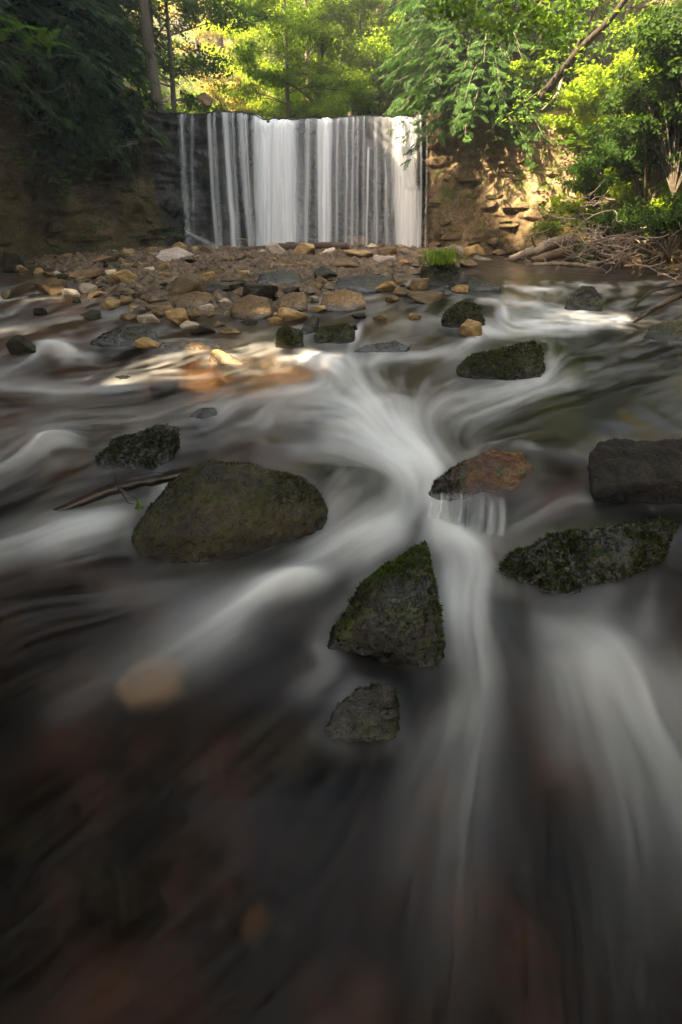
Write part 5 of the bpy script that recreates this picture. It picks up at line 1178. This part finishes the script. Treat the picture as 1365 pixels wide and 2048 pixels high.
# grass tuft on the boulder
rr = np.random.default_rng(5); p0 = at_y(880, 524, on_water(880, 570).y + .15); V, va = [], []
for q in range(150):
    az = rr.uniform(0, 6.28); b = np.array([rr.normal(0, .12), rr.normal(0, .08), -.03]); h = np.array([math.cos(az), math.sin(az), 0]) * rr.uniform(.05, .26); ht = rr.uniform(.1, .24); sd = np.array([-math.sin(az), math.cos(az), 0]) * .008
    m1 = b + h * .45 + np.array([0, 0, ht]); e = b + h * 1.1 + np.array([0, 0, ht * rr.uniform(.3, .9)])
    V += [b - sd, b + sd, m1 + sd * .8, m1 - sd * .8, m1 - sd * .8, m1 + sd * .8, e, e]; va += [rr.random()] * 8
V = np.array(V); f = np.arange(len(V)).reshape(-1, 4); f3 = f[1::2][:, :3]
gt = obj('grass_tuft', mesh('grass_tuft', V, [f[::2], f3], {'var': va}, False), M['sun_tone_leaf'], None, p0); gt.material_slots[0].material = M['sun_tone_leaf']; tag(gt, 'tuft of bright green grass on top of the mossy boulder', 'grass tuft')

# undergrowth along the wall tops and over the right bank
def ground_cover(name, label, bv_me, n, leaf, mat, seed, cond):
    rr = np.random.default_rng(seed); me = bv_me; me.calc_loop_triangles(); nt_ = len(me.loop_triangles)
    tri = np.empty(nt_ * 3, np.int32); me.loop_triangles.foreach_get('vertices', tri); tri = tri.reshape(-1, 3); co = np.empty(len(me.vertices) * 3, np.float32); me.vertices.foreach_get('co', co); co = co.reshape(-1, 3)
    A, B, C = co[tri[:, 0]], co[tri[:, 1]], co[tri[:, 2]]; ar = np.linalg.norm(np.cross(B - A, C - A), axis=1); cen = (A + B + C) / 3
    wt = ar * cond(cen); i = rr.choice(nt_, n, p=wt / wt.sum()); u, v = rr.random((2, n)); fl = u + v > 1; u[fl] = 1 - u[fl]; v[fl] = 1 - v[fl]
    p = A[i] + (B - A)[i] * u[:, None] + (C - A)[i] * v[:, None] + np.stack([rr.normal(0, .05, n), rr.normal(0, .05, n), rr.uniform(.0, .28, n) ** 1.3], 1)
    d_ = unit(rr.normal(0, 1, (n, 3)) + np.array([0, -.3, -.1])); nr = unit(np.array([0, -.3, 1]) + rr.normal(0, .5, (n, 3))); ln = leaf * rr.uniform(.5, 1.4, n)
    V, F = leaf_quads(p, d_, nr, ln, ln * .6, rr)
    o = obj(name, mesh(name, V, F, {'var': np.repeat(rr.random(n), 4)}, False), M[mat]); tag(o, label, 'undergrowth', kind='stuff')
qn = lambda c, s, f, th: (fbm(c[:, 0] * f, c[:, 1] * f, c[:, 2] * f, s, 3) > th)
ground_cover('undergrowth', 'leafy undergrowth over the sunny right slope', bankR.data, 16000, .075, 'sun_tone_leaf', 3, lambda c: (c[:, 1] > 4) * (c[:, 2] > 1.2) * qn(c, 7, 1.2, -.02))
ground_cover('undergrowth', 'leafy undergrowth on the hillside floor', pl.data, 40000, .13, 'maple', 4, lambda c: (c[:, 1] > 9) * (c[:, 1] < 36) * (np.abs(c[:, 0]) < 24) * qn(c, 8, .6, -.2) * ~((c[:, 0] > -4.2) & (c[:, 0] < 2.4) & (c[:, 1] < 23)))

# unseen trees added to shade the stream and block stray sun
g4 = 'trees added to shade the stream'
SH = [('left bank', [(-8.6, -4.9, 0, 1.3), (-8.2, -1.9, 0, 1.2), (-8.9, -3.0, 1, .95), (-10.4, -3.4, 1, 1.0), (-8.4, 6.6, 1, .92), (-8.4, 9.5, 1, 1.0), (-8.2, 11.4, 1, .85), (-9.5, -6.8, 1, 1.0), (-9.5, 9.4, 1, .9), (-9.5, 7.0, 1, 1.0), (-9.2, 4.6, 0, 1.3), (-9.6, 2.4, 1, 1.1), (-9.0, 1.0, 0, 1.3), (-9.6, -3.6, 1, 1.0)]), ('left slope', [(-12, 11, 1, .8), (-12.6, 8.2, 1, 1.0), (-12.5, 5.4, 1, 1.1), (-12.2, 2.2, 1, 1.1), (-12.5, .4, 1, 1.1), (-14.5, 13.2, 1, .8)]),
      ('right bank', [(9.5, 5.8, 0, 1.0), (8.8, 3.0, 1, .9), (8.6, -.8, 0, 1.2), (8.8, -4, 1, .9)]), ('shore behind the camera', [(-5.5, -2.6, 1, .95), (-2.6, -3.6, 1, 1.0), (.4, -3.3, 1, .9), (3.2, -3.4, 1, 1.0), (5.8, -2.4, 1, .95), (-4.2, -6.5, 1, 1.1), (1, -7, 1, 1.1), (5, -6.5, 1, 1.1)])]
for nm, lst in SH:
    for i, (x, y, p, s) in enumerate(lst):
        z = max(ground_z(x, y), -.3) if abs(x) > 7.5 else -.6
        plant('broadleaf_tree', ORD[i].strip() + (' ' if i else 'first ') + 'leafy tree added for shade along the ' + nm + ', outside the picture', 'tree', MAP[1] if p else MAP[0], (x, y, z - .1), rz=i * 1.7 + y, sc=s, group=g4, mats={'maple': 'shade_tone_leaf'})

for i, (x, y, ry, s) in enumerate(((-7.9, -1.5, .62, 1.0), (-7.7, .8, .66, 1.05), (-7.6, 3.3, .60, .95), (-7.4, 4.8, .40, .7), (7.9, -1.0, -.62, 1.0), (7.7, 1.4, -.66, 1.05), (7.6, -3.2, -.6, 1.0))):  # unseen leaning crowns added overhead to darken the near water
    plant('broadleaf_tree', ('first ', 'second ', 'third ', 'fourth ')[i % 4] + 'leafy tree added for shade, leaning in from the %s bank above the picture' % ('left' if x < 0 else 'right'), 'tree', MAP[1], (x, y, max(ground_z(x, y), 2.5) - .2), sc=s, group=g4, mats={'maple': 'shade_tone_leaf'}, tilt=(0, ry))

# sun gaps: leaves missing from the crowns along these lines of sight to the sun
bpy.context.view_layer.update()
for o in [o for o in COL.objects if o.type == 'MESH' and o.name.split('.')[0] in ('crown', 'foliage') and o.parent is not None]:
    me = o.data; n = len(me.vertices); co = np.empty(n * 3, np.float32); me.vertices.foreach_get('co', co); co = co.reshape(-1, 3)
    Mw = np.array(o.parent.matrix_world); wc = co @ Mw[:3, :3].T + Mw[:3, 3]
    hit = np.zeros(n, bool); S_ = np.array(SUN_TO)
    rl = np.repeat(np.random.default_rng(8).random(n // 4 + 1), 4)[:n]
    for tp, rd, sh_ in BEAMS:
        v = wc - np.array(tp); al = v @ S_; dist = np.linalg.norm(v - al[:, None] * S_, axis=1); hit |= (dist < rd + .08 * vn(wc[:, 0] * 3, wc[:, 1] * 3, wc[:, 2] * 3, 2)) & (al > .5) & (rl < sh_)
    if not hit.any(): continue
    me2 = me.copy(); o.data = me2
    bm = bmesh.new(); bm.from_mesh(me2); bm.verts.ensure_lookup_table(); bmesh.ops.delete(bm, geom=[bm.verts[i] for i in np.where(hit)[0]], context='VERTS'); bm.to_mesh(me2); bm.free()

# ================================================================== HAZE in the gorge
hb = np.array([(x, y, z) for z in (-2.2, 48) for x, y in ((-110, -20), (110, -20), (110, 115), (-110, 115))], float)
hf = np.array([[0, 3, 2, 1], [4, 5, 6, 7], [0, 1, 5, 4], [1, 2, 6, 5], [2, 3, 7, 6], [3, 0, 4, 7]])
k = NT('haze'); pv = k.n('ShaderNodeVolumePrincipled'); pv.inputs['Density'].default_value = .0038; pv.inputs['Color'].default_value = (1.0, .95, .84, 1); pv.inputs['Anisotropy'].default_value = .35
k.t.links.new(pv.outputs[0], k.out.inputs['Volume'])
hz_o = obj('haze', mesh('haze', hb, hf, smooth=False), k.m); tag(hz_o, 'thin warm haze hanging in the wooded gorge', 'haze', kind='stuff')
